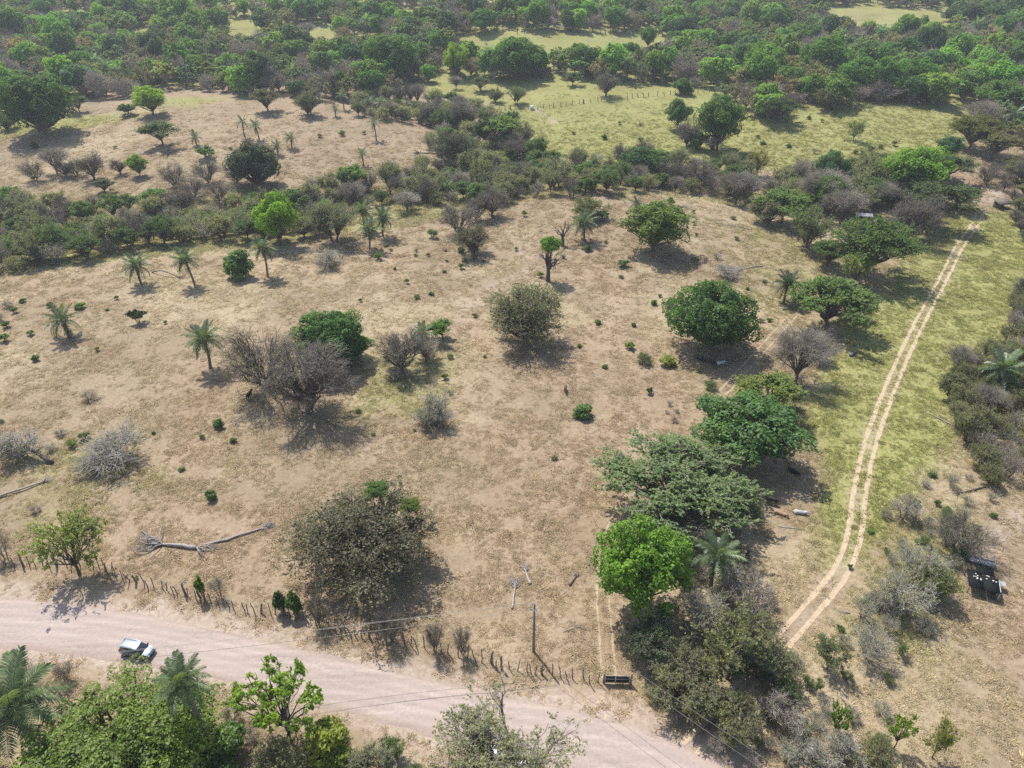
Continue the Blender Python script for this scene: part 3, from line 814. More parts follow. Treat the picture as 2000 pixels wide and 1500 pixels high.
# lighter copies of the kinds for the far wood, trunk and crown in one mesh
def far_tree(seed, leafmat, **kw):
    wd, cr = make_tree(seed, raw=True, **kw)
    A = Acc()
    for s in (wd, cr):
        n0 = A.n; A.V += s.V; A.n += s.n; A.F += [f + n0 for f in s.F]; A.M += s.M
    return A
FAR_KW = {'mango': dict(shape='round', c0=.12, nl=40, lk=.3, n2=20, n3=30, leaves=200, leaf=.4, shell=5200, shell_leaf=.38, trunk_r=.4),
          'umbrella': dict(shape='umbrella', c0=.35, nl=26, lk=.28, n2=50, n3=220, leaves=4600, leaf=.3, trunk_r=.26, up_leaf=1.2),
          'olive': dict(shape='round', c0=.15, nl=30, lk=.28, n2=90, n3=700, leaves=3600, leaf=.27, trunk_r=.3, crook=.3, twig_r=.03),
          'bare': dict(shape='round', c0=.10, nl=24, lk=.36, n2=120, n3=1300, n4=1500, leaves=250, leaf=.25, trunk_r=.24, crook=.35, twig_r=.032, l3=.7, l4=.45)}
FAR = {}
for k_, kw in FAR_KW.items():
    FAR[k_] = [far_tree(100 + 7 * i + len(k_), M_LEAF, **kw).mesh('far_' + k_, [M_TWIG, M_LEAF]) for i in range(4)]

def joined_palm(seed):
    r_ = random.Random(seed); A = Acc(); A.tube(np.array([(0, 0, -.5), (.1, 0, 4), (0, 0, 8)]), [.4, .33, .3], 6, 0)
    v = [np.zeros(3 * len(f.vertices), np.float32) for f in FROND]
    for f, b_ in zip(FROND, v): f.vertices.foreach_get('co', b_)
    for i in range(20):
        u = (i + .5) / 20; k = 3 if u < .2 else 0 if u < .45 else 1 if u < .75 else 2
        Mx = np.array((Matrix.Rotation(i * 2.4, 3, 'Z') @ Matrix.Rotation(-math.radians(70 - 95 * u) + .3, 3, 'Y')))
        V = v[k].reshape(-1, 3)[:] * 1.35 @ Mx.T + np.array([0, 0, 8])
        fs = [np.array([p.vertices[:] for p in FROND[k].polygons if len(p.vertices) == q]) for q in (3, 4)]
        A.add(V, [f for f in fs if len(f)], 1)
    return A.mesh('far_palm', [M_BARK, M_LEAF])
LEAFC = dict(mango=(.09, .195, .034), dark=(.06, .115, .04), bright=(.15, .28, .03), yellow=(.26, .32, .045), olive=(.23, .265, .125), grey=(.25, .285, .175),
             green=(.125, .23, .055), feather=(.14, .235, .072), blue=(.09, .15, .08), brown=(.22, .18, .10), lime=(.20, .32, .04), dryleaf=(.26, .22, .14))
LEAF_GAIN = 1.6

FAR['palm'] = [joined_palm(s) for s in (1, 2, 3, 4)]
def crown_depr(P, z): 
    return math.atan2(CAM_H - P[2] - z, math.hypot(P[0], P[1]))
def solve_dims(P, topy, wpx, c0):
    """height and width in metres of a tree at P whose outline in the photograph is wpx wide and reaches up to topy"""
    W = H = 5.0
    for _ in range(6):
        lo, hi = 0.3, 45.0
        for _ in range(24):
            H = 0.5 * (lo + hi)
            c = P + np.array([0, 0, (c0 + 1) / 2 * H])
            x, y, z = proj(c)
            d = crown_depr(P, (c0 + 1) / 2 * H)
            half = FPX / z * math.hypot((1 - c0) / 2 * H * math.cos(d), W / 2 * math.sin(d) * .85)
            if y - half > topy: lo = H
            else: hi = H
        W = wpx * float(z) / FPX
    return H, W

C0 = dict(mango=.12, broad=.15, umbrella=.4, olive=.2, bare=.25, leafy=.22, sparse=.3, shrub=.03, thorn=.03, scrub=.06, brush=.02, dead=.35, dome=.1)
CATN = dict(mango='mango_tree', broad='broadleaf_tree', umbrella='umbrella_tree', olive='scrub_tree', bare='leafless_tree', leafy='leafy_tree', sparse='sparse_tree', shrub='shrub', thorn='thorn_bush', scrub='scrub_bush', brush='brush_pile', dome='spreading_tree', dead='dead_tree', palm='palm_tree')
DIMS = []
AUTO = []   # (object, what, where, px, py): labels settled at the end
LAND = []   # landmarks for telling shrubs apart
TREES = []  # px, py, radius m, for keeping the scatter clear

def plant(kind, P, H, W, col, label, group=None, name=None, cat=None, rot=None, lean=None, variant=None):
    protos = PROTO[kind]
    i = R.randrange(len(protos)) if variant is None else variant
    wd, cr = protos[i]
    r = R.random() * 6.283 if rot is None else rot
    t = thing(name or CATN[kind], label, cat or ('tree' if kind not in ('shrub', 'thorn', 'scrub', 'brush') else 'bush'), tuple(P), (0, lean or 0, r) if lean else (0, 0, r), (W / 10, W / 10, H / 10), group)
    c = (np.array(LEAFC[col]) if isinstance(col, str) else np.array(col) * LEAF_GAIN) * R.uniform(.88, 1.12)
    obj('trunk', wd, t, color=c); obj('crown', cr, t, color=c)
    TREES.append((P[0], P[1], W / 2))
    return t

WGAIN = dict(mango=1.06, umbrella=1.14, olive=1.12, broad=1.1, bare=1.05, leafy=1.08)
def T(kind, bx, by, topy, wpx, col, label, **kw):
    P = G(bx, by)
    H, W = solve_dims(P, topy, wpx, C0[kind])
    cx = kw.pop('cx', None); Hm = kw.pop('Hm', None)
    CAP = dict(mango=.88, broad=.7, leafy=1.2, olive=.8, bare=.9, umbrella=.68, sparse=1.1, thorn=.95, scrub=.95, shrub=.95, brush=.5, dead=1.4, dome=.8)[kind]
    wpx = wpx * WGAIN.get(kind, 1.08)
    if Hm is None and W > 4.5 and H > CAP * W: Hm = CAP * W
    if Hm:                        # the height is known: find where the foot must stand
        lo, hi = topy + 5, topy + 900
        for _ in range(22):
            m_ = .5 * (lo + hi); P = G(bx, m_); h_, W = solve_dims(P, topy, wpx, C0[kind])
            if h_ > Hm: hi = m_
            else: lo = m_
        H = Hm
    if cx is not None:            # the crown's middle is what the photograph shows
        for _ in range(4):
            x_, y_, z_ = proj(P + np.array([0, 0, H * (1 + C0[kind]) / 2]))
            P = P + np.array([(cx - x_) * z_ / FPX, 0, 0]); P[2] = hgt(P[0], P[1])
            h_, W = solve_dims(P, topy, wpx, C0[kind]); H = Hm or h_
    H = min(max(H, W * .25), W * 2.6)
    DIMS.append((label[:40], round(H, 1), round(W, 1)))
    mark = kw.pop('mark', None)
    if mark: LAND.append((mark, bx, by, P))
    return plant(kind, P, H, W, col, label, **kw)

# ------------------------------------------------------------------ palms, continued
DEADF = frond_mesh(6, 3.0, 18, 1.6, .35)
M_PTRUNK = m_plain('palm_trunk', (0.17, 0.14, 0.115), 0.95, var=.5, scale=5)
def ptrunk():
    a = Acc(); z = np.linspace(-.3, 10, 26); r = 0.27 - 0.10 * np.clip(z / 10, 0, 1) + 0.02 * (np.arange(26) % 2)
    r[-4:] += np.array([.03, .09, .12, .05])
    a.tube(np.stack([0.18 * np.sin(z * .3), 0 * z, z], -1), r, 8)
    return a.mesh('trunk', [M_PTRUNK], True)
PTRUNK = ptrunk()
PALM_G = (.12, .185, .08)
def palm_tree(P, H, W, label, group=None, col=None, nf=26, mark=None, detailed=True):
    """H: height of the crown's heart; W: spread of the fronds"""
    t = thing('palm_tree', label, 'palm', tuple(P), (R.uniform(-.1, .1), R.uniform(-.1, .1), R.random() * 6.28), (1, 1, 1), group)
    nf = nf + R.randrange(-4, 4); k = W / 6.4
    obj('trunk', PTRUNK, t, scale=(max(k, .7), max(k, .7), H / 10))
    c = np.array(col or PALM_G)
    for i in range(nf):
        u = (i + .5) / nf
        el = math.radians(72 - 92 * u + R.uniform(-6, 6))
        az = i * 2.39996 + R.uniform(-.15, .15)
        fm = FROND[3] if u < .2 else FROND[0] if u < .45 else FROND[1] if u < .75 else FROND[2]
        o = obj('frond', fm, t, (0.18 * math.sin(H * .3) * 0, 0, H * 1.0), (0, -el + 0.30, az), (k * R.uniform(.85, 1.08),) * 3, color=c * R.uniform(.8, 1.25))
    for i in range(5):
        obj('dead_frond', DEADF, t, (0, 0, H - .1), (0, math.radians(58 + R.uniform(0, 18)), R.random() * 6.28), (k * .8,) * 3, color=(.20, .155, .11))
    TREES.append((P[0], P[1], W / 2))
    return t

def PALM(bx, by, cy, wpx, label, **kw):
    """cy: row of the crown's heart"""
    P = G(bx, by)
    lo, hi = 0.1, 30
    for _ in range(26):
        H = .5 * (lo + hi); x, y, z = proj(P + np.array([0, 0, H]))
        if y > cy: lo = H
        else: hi = H
    cx = kw.pop('cx', None)
    for _ in range(4 if cx is not None else 0):
        x, y, z = proj(P + np.array([0, 0, H])); P = P + np.array([(cx - x) * z / FPX, 0, 0]); P[2] = hgt(P[0], P[1])
    mark = kw.pop('mark', None)
    if mark: LAND.append((mark, bx, by, P))
    return palm_tree(P, H, wpx * float(z) / FPX, label, **kw)
# ------------------------------------------------------------------ trees one can point to
T('broad', 240, 1545, 1345, 350, (.10, .155, .022), 'big rounded olive-green tree hiding part of the parked car', mark='the big rounded roadside tree', variant=0, cx=240, Hm=11)
T('sparse', 530, 1490, 1272, 215, 'lime', 'thin-trunked open tree with yellow-green leaf tufts beside the road', mark="the thin-trunked open tree", variant=0, rot=1.0, cx=540, Hm=12)
T('olive', 985, 1560, 1352, 335, (.15, .175, .085), 'pale airy tree with grey-green leaves over the white car', variant=1, cx=978, Hm=9.5)
T('shrub', 640, 1490, 1415, 95, 'yellow', 'yellow-green roadside bush right of the thin-trunked open tree')
T('shrub', 440, 1510, 1420, 90, 'green', 'leafy green bush under the thin-trunked open tree')
T('scrub', 565, 1520, 1440, 110, 'olive', 'brownish green scrub at the bottom edge below the open tree')
T('scrub', 735, 1515, 1450, 90, 'grey', 'greyish dry scrub on the near road bank')
T('thorn', 55, 1345, 1285, 60, 'grey', 'dry twiggy bush on the road verge behind the left palm')
T('thorn', 130, 1330, 1285, 40, 'brown', 'thin dry stalks on the near road verge')
_big = T('dome', 702, 1140, 945, 262, (.10, .102, .062), 'large grey-green spreading tree behind the roadside fence', mark='the large grey-green roadside tree', variant=0, rot=0, Hm=12, cx=703)
obj('green_tip', PROTO['leafy'][1][1], _big, (1.0, 2.2, 8.0), scale=(.17, .17, .2), color=(.12, .22, .04)); obj('green_tip', PROTO['leafy'][1][1], _big, (3.4, 1.6, 6.6), scale=(.15, .15, .17), color=(.15, .22, .03))
T('sparse', 155, 1135, 985, 150, (.15, .20, .05), 'light green open tree on the fence line casting shade on the road', mark='the light green fence tree', variant=1)
T('shrub', 553, 1196, 1155, 28, 'dark', 'small round dark tree on the fence, left of a pair', name='small_tree', cat='tree')
T('shrub', 579, 1200, 1158, 30, 'green', 'small round green tree on the fence, right of a pair', name='small_tree', cat='tree')
T('shrub', 398, 1168, 1122, 24, 'bright', 'slim leafy fence post tree with green tuft', name='small_tree', cat='tree')
T('thorn', 12, 1090, 1025, 46, 'brown', 'grey twiggy bush at the left edge above the fence')
T('thorn', 430, 1165, 1120, 34, 'grey', 'small leafless sapling on the fence right of the green tuft', variant=1)
T('bare', 627, 1222, 1150, 50, 'grey', 'leafless fence sapling right of the round dark trees', variant=1)
T('bare', 766, 1252, 1180, 60, 'grey', 'leafless fence sapling under the large grey-green tree', variant=1)
T('bare', 850, 1272, 1205, 45, 'grey', 'half-leafed fence sapling right of the large grey-green tree', variant=1)
T('bare', 905, 1280, 1220, 44, 'grey', 'leafless fence sapling midway to the utility pole', variant=1)
# strip of trees right of the pasture
T('leafy', 1262, 1262, 1018, 172, (.115, .225, .022), 'bright green large-leaved tree near the metal gate', mark='the bright gate tree', variant=2, cx=1254, Hm=14.5)
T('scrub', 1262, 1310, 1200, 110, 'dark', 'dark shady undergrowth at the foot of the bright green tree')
T('sparse', 1420, 1325, 1170, 190, 'olive', 'airy olive tree above the lower end of the wheel track', mark="the airy olive tree", variant=1)
T('olive', 1330, 1400, 1255, 150, 'olive', 'olive scrub tree by the road right of the gate', mark="the roadside olive tree", variant=2)
T('scrub', 1425, 1450, 1350, 110, 'olive', 'wide olive bush by the road at the bottom')
T('thorn', 1520, 1430, 1340, 90, 'brown', 'brownish thorny thicket below the end of the wheel track')
T('scrub', 1500, 1345, 1240, 100, 'olive', 'olive bush hiding the end of the wheel track')
T('thorn', 1560, 1500, 1420, 90, 'grey', 'grey twiggy thicket on the bottom edge')
T('thorn', 1450, 1210, 1110, 110, 'brown', 'dry brown thicket left of the wheel track bend')
T('bare', 1330, 1105, 975, 120, 'grey', 'grey leafless tree behind the bright green large-leaved tree', variant=0)
T('scrub', 1280, 1060, 985, 90, 'grey', 'greyish scrub above the bright green large-leaved tree')
PALM(1388, 1150, 1082, 98, 'feathery palm behind the bright green large-leaved tree', mark="the feathery palm", nf=24)
T('umbrella', 1345, 1040, 838, 300, (.115, .175, .065), 'wide feathery grey-green tree spreading over the pasture edge', mark='the wide feathery tree', variant=2, Hm=10.5, cx=1328)
T('leafy', 1470, 915, 765, 200, (.07, .145, .04), 'dense glossy green tree behind the wide feathery tree', variant=1, Hm=11, cx=1460)
T('umbrella', 1500, 812, 722, 125, (.15, .21, .04), 'yellow-green light crown above the dense glossy tree', variant=0)
T('olive', 1548, 880, 790, 60, 'olive', 'small grey-green tree at the right edge of the dense glossy tree')
T('bare', 1552, 748, 640, 138, (.12, .12, .09), 'spreading leafless tree with dark trunk beside the wheel track', mark='the spreading leafless tree', variant=2, rot=2.0)
T('umbrella', 1608, 652, 532, 162, (.09, .155, .035), 'umbrella-shaped green tree with fanned stems by the track', variant=1)
T('sparse', 1665, 556, 482, 68, (.15, .23, .035), 'light green narrow tree with vine-hung trunk', variant=1, Hm=11)
T('umbrella', 1690, 540, 420, 190, (.07, .13, .025), 'broad dark green umbrella tree below the grey roof', mark='the broad dark umbrella tree', variant=2)
T('umbrella', 1615, 520, 465, 90, (.065, .125, .025), 'low dark green crown left of the broad umbrella tree', variant=1)
PALM(1530, 592, 556, 58, 'dark palm with hanging fronds beside the faint wheel ruts', col=(.06, .095, .05), mark='the dark palm by the faint ruts')
T('umbrella', 1525, 490, 365, 110, (.10, .165, .04), 'tall light green feathery tree at the pasture corner', mark="the tall corner tree", variant=0)
T('scrub', 1575, 495, 400, 90, (.09, .13, .04), 'green multi-stemmed thicket at the pasture corner')
T('olive', 1500, 470, 385, 70, 'olive', 'olive thicket at the left of the pasture corner')
T('bare', 1640, 475, 370, 80, 'grey', 'leafless thicket between pasture corner and grey roof')
T('bare', 1600, 430, 330, 90, 'olive', 'brown leafless crown behind the pasture corner thicket')
T('umbrella', 1700, 395, 345, 90, 'green', 'small green feathery crown above the grey roof')
T('bare', 1770, 470, 375, 110, (.14, .15, .1), 'ash-grey leafless tree left of the dark slender trunk', variant=0)
T('umbrella', 1814, 442, 352, 140, (.075, .115, .045), 'dark slender-trunked umbrella tree shading the wheel track', mark='the slender umbrella tree', variant=0)
T('umbrella', 1870, 408, 358, 90, (.075, .12, .04), 'flat grey-green crown at the far end of the wheel track', variant=1)
T('leafy', 1780, 388, 290, 120, (.13, .25, .025), 'brilliant light green tree near the far end of the track', mark="the brilliant green tree", variant=1)
T('umbrella', 1850, 352, 300, 90, (.075, .125, .05), 'muted feathery tree right of the brilliant green one')
T('leafy', 1617, 372, 298, 66, (.05, .11, .04), 'round dark green tree on the slope above the pasture corner', mark="the round dark slope tree", variant=1)
T('leafy', 1610, 412, 345, 60, 'bright', 'bright green crown below the round dark green tree')
T('scrub', 1680, 372, 318, 70, 'grey', 'pale grey thicket right of the round dark green tree')
T('umbrella', 1893, 302, 222, 98, (.12, .135, .03), 'round olive and brown crown at the right field edge', variant=2)
T('leafy', 1850, 310, 268, 48, (.05, .12, .05), 'small blue-green tree at the right field edge')
T('umbrella', 1935, 314, 255, 100, (.12, .125, .06), 'flat greyish acacia-like tree above the track end', variant=0)
T('bare', 1925, 372, 315, 50, 'grey', 'thin leaning leafless tree by the far corral')
T('bare', 1990, 400, 300, 70, 'grey', 'ash-grey leafless tree at the right edge above the hut')
T('scrub', 1600, 705, 660, 60, 'feather', 'green scrub between the leafless tree and the fanned tree')
T('umbrella', 1650, 620, 560, 80, (.09, .15, .04), 'low green crown right behind the fanned tree', variant=1)
T('scrub', 1430, 1010, 935, 120, 'feather', 'green undergrowth right below the wide feathery tree')
T('olive', 1300, 1120, 1000, 90, 'grey', 'grey-green tree left behind the bright green large-leaved tree')
T('scrub', 1440, 1290, 1215, 110, 'feather', 'fresh green scrub left of the track end')
T('thorn', 1370, 1230, 1150, 110, 'grey', 'pale tangled brush below the feathery palm')
# trees standing in the pasture
T('mango', 1385, 708, 555, 155, 'mango', 'dense dark green mango tree with cattle in its shade', mark='the mango with cattle', variant=0)
T('dome', 1025, 678, 548, 160, (.105, .125, .06), 'open grey-green tree standing alone mid pasture', mark='the lone grey-green tree', variant=1, rot=2.2)
T('mango', 650, 728, 611, 122, (.05, .12, .02), 'dense green mango behind the big leafless tree', variant=1)
T('mango', 690, 735, 650, 66, (.055, .13, .02), 'lower green shoulder of the mango behind the leafless tree', variant=0)
T('bare', 604, 806, 655, 205, (.12, .12, .08), 'biggest leafless tree, dark and dense, mid pasture', mark='the biggest leafless tree', variant=0, rot=.4)
T('bare', 520, 770, 618, 170, (.16, .17, .04), 'leafless tree with curving limbs left of the biggest one', variant=1, rot=3)
T('bare', 785, 738, 640, 105, 'grey', 'crooked dark leafless tree right of the mango', variant=0, rot=1)
T('bare', 832, 720, 655, 62, 'grey', 'leaning leafless tree beside the small palm')
PALM(824, 690, 650, 52, 'small palm between leafless trees and the tilted tree', nf=20)
T('umbrella', 866, 668, 620, 62, (.075, .16, .02), 'small tilted tree with flat green crown', variant=0, lean=.25, mark='the small tilted tree')
T('thorn', 848, 828, 760, 80, 'grey', 'grey half-fallen dead bush in front of the tilted tree', mark='the half-fallen dead bush')
T('leafy', 548, 482, 380, 76, (.12, .22, .012), 'vivid green lollipop-shaped tree at the gully edge', mark='the vivid green gully tree', variant=0, Hm=15)
T('olive', 654, 482, 385, 112, (.10, .125, .055), 'grey-green willowy tree right of the vivid green tree', variant=1, mark='the willowy tree')
T('shrub', 466, 545, 490, 56, (.07, .13, .035), 'round green bushy tree between two palms', name='small_tree', cat='tree')
PALM(277, 556, 520, 60, 'stout palm beside the bent fallen limb', mark='the stout palm')
PALM(380, 555, 506, 54, 'palm right of the bent fallen limb', mark='the palm by the fallen limb')
PALM(523, 540, 486, 52, 'palm in front of the vivid green tree', mark='the palm before the vivid tree')
PALM(135, 658, 626, 72, 'stemless palm low on the left pasture', mark='the stemless palm', nf=20, col=(.10, .15, .05))
PALM(411, 718, 662, 74, 'palm left of the leafless trees', mark='the palm beside the leafless trees')
PALM(722, 487, 448, 50, 'front palm of the trio behind the willowy tree')
PALM(748, 462, 424, 48, 'right palm of the trio behind the willowy tree')
PALM(712, 450, 412, 44, 'rear palm of the trio behind the willowy tree')
PALM(1141, 470, 436, 56, 'solitary palm on the pasture crest', mark='the crest palm')
PALM(1243, 412, 398, 34, 'low blue-green palm behind the rounded crest tree', nf=18, col=(.08, .12, .08))
T('leafy', 1275, 490, 396, 128, (.10, .16, .03), 'rounded bushy tree on the pasture crest', variant=1, mark='the rounded crest tree')
T('scrub', 1150, 425, 380, 72, (.12, .15, .04), 'low yellowish bush behind the crest palm')
T('shrub', 1178, 428, 408, 32, 'green', 'small round bush right of the crest palm')
T('olive', 926, 498, 435, 76, (.12, .125, .075), 'leaning grey-green tree above the eroded gully', mark='the leaning gully tree', variant=0)
T('bare', 895, 460, 385, 80, 'grey', 'pale leafless tree left of the leaning grey-green tree', variant=1)
T('bare', 962, 434, 362, 70, 'grey', 'dense purple-grey leafless tree behind the leaning tree', variant=0)
T('bare', 930, 445, 380, 60, 'grey', 'sparse leafless tree between the purple-grey and pale ones')
T('bare', 795, 412, 376, 62, 'grey', 'low pinkish-grey leafless bush on the gully edge')
# upper left slope
T('mango', 88, 262, 150, 132, (.05, .11, .018), 'huge dark green mango at the upper left', mark='the huge upper-left mango', variant=1)
T('umbrella', 156, 224, 186, 48, (.09, .14, .06), 'soft round green tree right of the huge mango')
T('leafy', 300, 224, 170, 64, (.15, .25, .02), 'bright yellow-green round tree on the far pasture edge', mark="the yellow-green round tree", variant=1)
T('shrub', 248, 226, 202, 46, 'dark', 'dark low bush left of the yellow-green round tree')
T('olive', 14, 284, 220, 44, (.09, .12, .06), 'grey-green tree at the left edge of the upper slope')
T('umbrella', 318, 304, 234, 74, (.085, .135, .045), 'open-stemmed green tree on the upper slope', mark="the open-stemmed slope tree", variant=0)
T('umbrella', 244, 200, 132, 66, (.06, .10, .045), 'dark flat tree behind the yellow-green round tree')
T('umbrella', 286, 186, 128, 62, (.06, .10, .045), 'second dark flat tree behind the yellow-green one')
T('mango', 514, 184, 108, 80, (.045, .085, .03), 'tall dark tree at the wood edge above the pasture', mark="the tall dark wood-edge tree")
T('umbrella', 522, 226, 172, 66, (.10, .105, .055), 'flat olive tree standing on the upper pasture edge', variant=1)
T('olive', 602, 226, 174, 66, (.09, .105, .055), 'olive tree with a palm before it on the pasture edge')
T('mango', 505, 362, 284, 96, (.038, .06, .034), 'dark round thicket on the upper slope', name='dark_thicket', mark='the dark round thicket')
T('shrub', 405, 308, 284, 46, 'green', 'green low bush above the leafless grove')
T('leafy', 274, 344, 303, 38, 'lime', 'small light green tree right of the grey saplings', variant=1)
T('umbrella', 308, 404, 366, 66, (.095, .19, .03), 'fresh green umbrella tree above the left gully', mark="the fresh green umbrella tree", variant=0)
T('umbrella', 206, 426, 348, 44, (.07, .10, .05), 'slim tall tree with dark tiers above the left gully')
for i, (bx, by, ty, wd_) in enumerate([(70, 354, 308, 54), (112, 366, 288, 58), (150, 360, 305, 44), (184, 358, 296, 62), (236, 352, 308, 36), (130, 362, 310, 40)]):
    T('bare', bx, by, ty, wd_, 'olive', ['leftmost', 'tall', 'short middle', 'widest', 'rightmost', 'slender middle'][i] + ' sapling of the grey-olive grove on the upper left slope', group='grey-olive sapling grove')
for i, (bx, by, ty, wd_) in enumerate([(345, 372, 315, 58), (408, 358, 305, 58), (462, 374, 318, 46), (380, 388, 340, 60), (430, 392, 350, 60)]):
    T('bare', bx, by, ty, wd_, 'grey', ['leftmost', 'tallest', 'rightmost', 'front left', 'front right'][i] + ' leafless tree of the grove beside the dark round thicket', group='leafless grove by the dark thicket')
for a in [(479, 270, 238, 30, 'left palm of the pair on the upper pasture'), (506, 272, 246, 32, 'right palm of the pair on the upper pasture'), (570, 290, 270, 30, 'short palm right of the pair on the upper pasture'),
          (385, 284, 268, 28, 'tiny palm above the green low bush'), (543, 302, 286, 28, 'low palm touching the dark round thicket'), (735, 274, 240, 32, 'lone slender palm on the upper pasture'),
          (711, 324, 302, 28, 'short palm above the gully trees'), (608, 224, 198, 30, 'palm in front of the olive tree on the pasture edge'), (656, 228, 213, 24, 'tiny palm at the pasture edge beside the wood'),
          (865, 387, 364, 32, 'left palm of the pair in the gully'), (876, 388, 366, 32, 'right palm of the pair in the gully'), (1120, 387, 372, 24, 'small palm in the gully below the green field'),
          (672, 214, 188, 28, 'palm at the wood edge, first of four'), (723, 222, 200, 28, 'palm at the wood edge, second of four'), (746, 224, 200, 30, 'palm at the wood edge, third of four'), (796, 222, 205, 30, 'palm at the wood edge, last of four')]:
    PALM(*a[:4], a[4], nf=16)
PALM(30, 1470, 1375, 200, 'large palm cut by the left picture edge near the road', nf=30, cx=8)
PALM(385, 1490, 1328, 112, 'palm beside the big rounded tree near the road', nf=26, cx=380)
PALM(1938, 770, 722, 92, 'spreading palm above the right-hand thicket', nf=26, mark='the palm on the right')
# gully and fields, middle distance
T('leafy', 690, 364, 322, 62, (.10, .165, .035), 'feathery green tree on the gully rim below the upper pasture', mark="the gully rim tree")
T('olive', 888, 328, 252, 84, (.065, .085, .05), 'dark grey-green tree at the gully head', mark="the gully head tree")
T('umbrella', 985, 298, 224, 78, (.105, .18, .03), 'bright feathery tree left of the green field', mark="the bright feathery field tree")
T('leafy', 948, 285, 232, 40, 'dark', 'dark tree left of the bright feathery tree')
T('leafy', 1046, 318, 272, 38, (.08, .145, .03), 'round green tree at the lower corner of the green field')
T('bare', 1012, 312, 262, 60, 'grey', 'grey leafless tree between two green trees by the field')
T('bare', 840, 248, 195, 60, 'grey', 'dark leafless tree on the upper pasture edge')
T('bare', 903, 252, 198, 60, 'grey', 'pale tall leafless tree left of the field gate')
T('mango', 1242, 374, 290, 68, (.045, .105, .032), 'largest dark green tree in the hedge below the field', mark="the largest hedge tree")
T('bare', 1316, 374, 304, 56, (.14, .16, .06), 'tall slender half-leafed tree right of the dark hedge tree', variant=1)
T('bare', 1364, 386, 304, 66, 'olive', 'vase-shaped leafless tree in the hedge', variant=1)
T('bare', 1436, 400, 334, 86, 'brown', 'broad brown leafless tree at the hedge end', variant=2)
T('sparse', 1478, 342, 290, 54, (.17, .18, .04), 'yellowish round tree on the slope right of the hedge', variant=1)
T('leafy', 1400, 294, 190, 92, (.07, .14, .03), 'tall green tree of the field clump', mark="the field clump's tall tree", variant=1)
T('leafy', 1322, 268, 195, 48, (.06, .14, .03), 'left green tree of the field clump', variant=0)
T('bare', 1340, 287, 232, 60, 'grey', 'purplish leafless tree in the field clump')
T('shrub', 1362, 292, 258, 36, 'mango', 'dark green bush in the field clump')
T('bare', 1390, 300, 268, 44, 'grey', 'grey bush at the front of the field clump')
T('umbrella', 1515, 252, 188, 76, (.055, .10, .03), 'dark spreading tree on the bright green slope', mark="the dark slope tree", variant=2)
T('sparse', 1666, 279, 230, 40, (.14, .20, .05), 'light green young tree on the bright green slope', variant=1)
T('umbrella', 938, 200, 150, 42, (.085, .125, .055), 'slim umbrella tree left of the field gate')
T('bare', 891, 174, 148, 28, 'grey', 'little leafless tree on the far green rise')
T('olive', 1008, 214, 166, 46, (.11, .15, .055), 'olive tree beside the field gate')
T('olive', 968, 205, 172, 34, (.08, .12, .055), 'green tree left of the olive tree by the gate')
T('bare', 1183, 194, 140, 52, 'grey', 'leafless spreading tree on the far hedge line', variant=0)
T('umbrella', 1118, 167, 140, 40, (.08, .13, .055), 'small flat green tree on the far green rise')
T('shrub', 1333, 184, 156, 40, 'mango', 'dark round bush at the far hedge end')
T('leafy', 893, 156, 87, 52, (.15, .25, .02), 'yellow-green tall tree at the far wood edge', mark="the yellow-green tall tree")
T('mango', 1012, 155, 77, 98, (.065, .15, .02), 'large bright tree at the far wood edge', mark="the large bright wood-edge tree", variant=1)
T('mango', 1147, 158, 92, 60, (.05, .115, .02), 'dark upright tree at the far wood edge')
T('mango', 765, 160, 72, 104, (.06, .135, .018), 'large green tree left of the round hill', mark="the green tree by the hill")
T('mango', 1330, 82, 38, 58, (.028, .06, .03), 'dark evergreen right of the round hill', mark="the dark hill evergreen")
T('mango', 1487, 160, 86, 74, (.075, .16, .02), 'bright green tree in the right-hand wood', mark="the bright right-wood tree")
T('mango', 1600, 160, 76, 86, (.07, .155, .02), 'large bright green tree in the right-hand wood', mark="the large bright right-wood tree")
for i, (bx, by, ty, wd_) in enumerate([(1668, 203, 118, 76), (1720, 206, 122, 78), (1782, 206, 118, 74)]):
    T('mango', bx, by, ty, wd_, (.065, .15, .022), ['left', 'middle', 'right'][i] + ' of three big green trees above the bright green slope', group='row of three big trees')
T('umbrella', 1820, 118, 58, 78, (.10, .17, .05), 'pale feathery tree in the far right wood', mark="the pale feathery far tree", variant=2)
T('olive', 1612, 214, 166, 62, (.12, .14, .065), 'pale olive tree left of the three big trees')
T('umbrella', 1945, 262, 155, 112, (.075, .155, .03), 'fresh green umbrella tree at the right edge wood', mark="the right edge umbrella tree")
T('bare', 1905, 262, 195, 70, 'grey', 'grey leafless tree before the right edge umbrella tree')
T('bare', 600, 85, 44, 34, 'grey', 'lone leafless tree in a bright far clearing', mark="the lone clearing tree")
PALM(1972, 262, 222, 52, 'palm at the right edge wood', nf=18)
T('leafy', 1265, 95, 55, 30, (.07, .15, .025), 'round green tree on the far side of the hill')
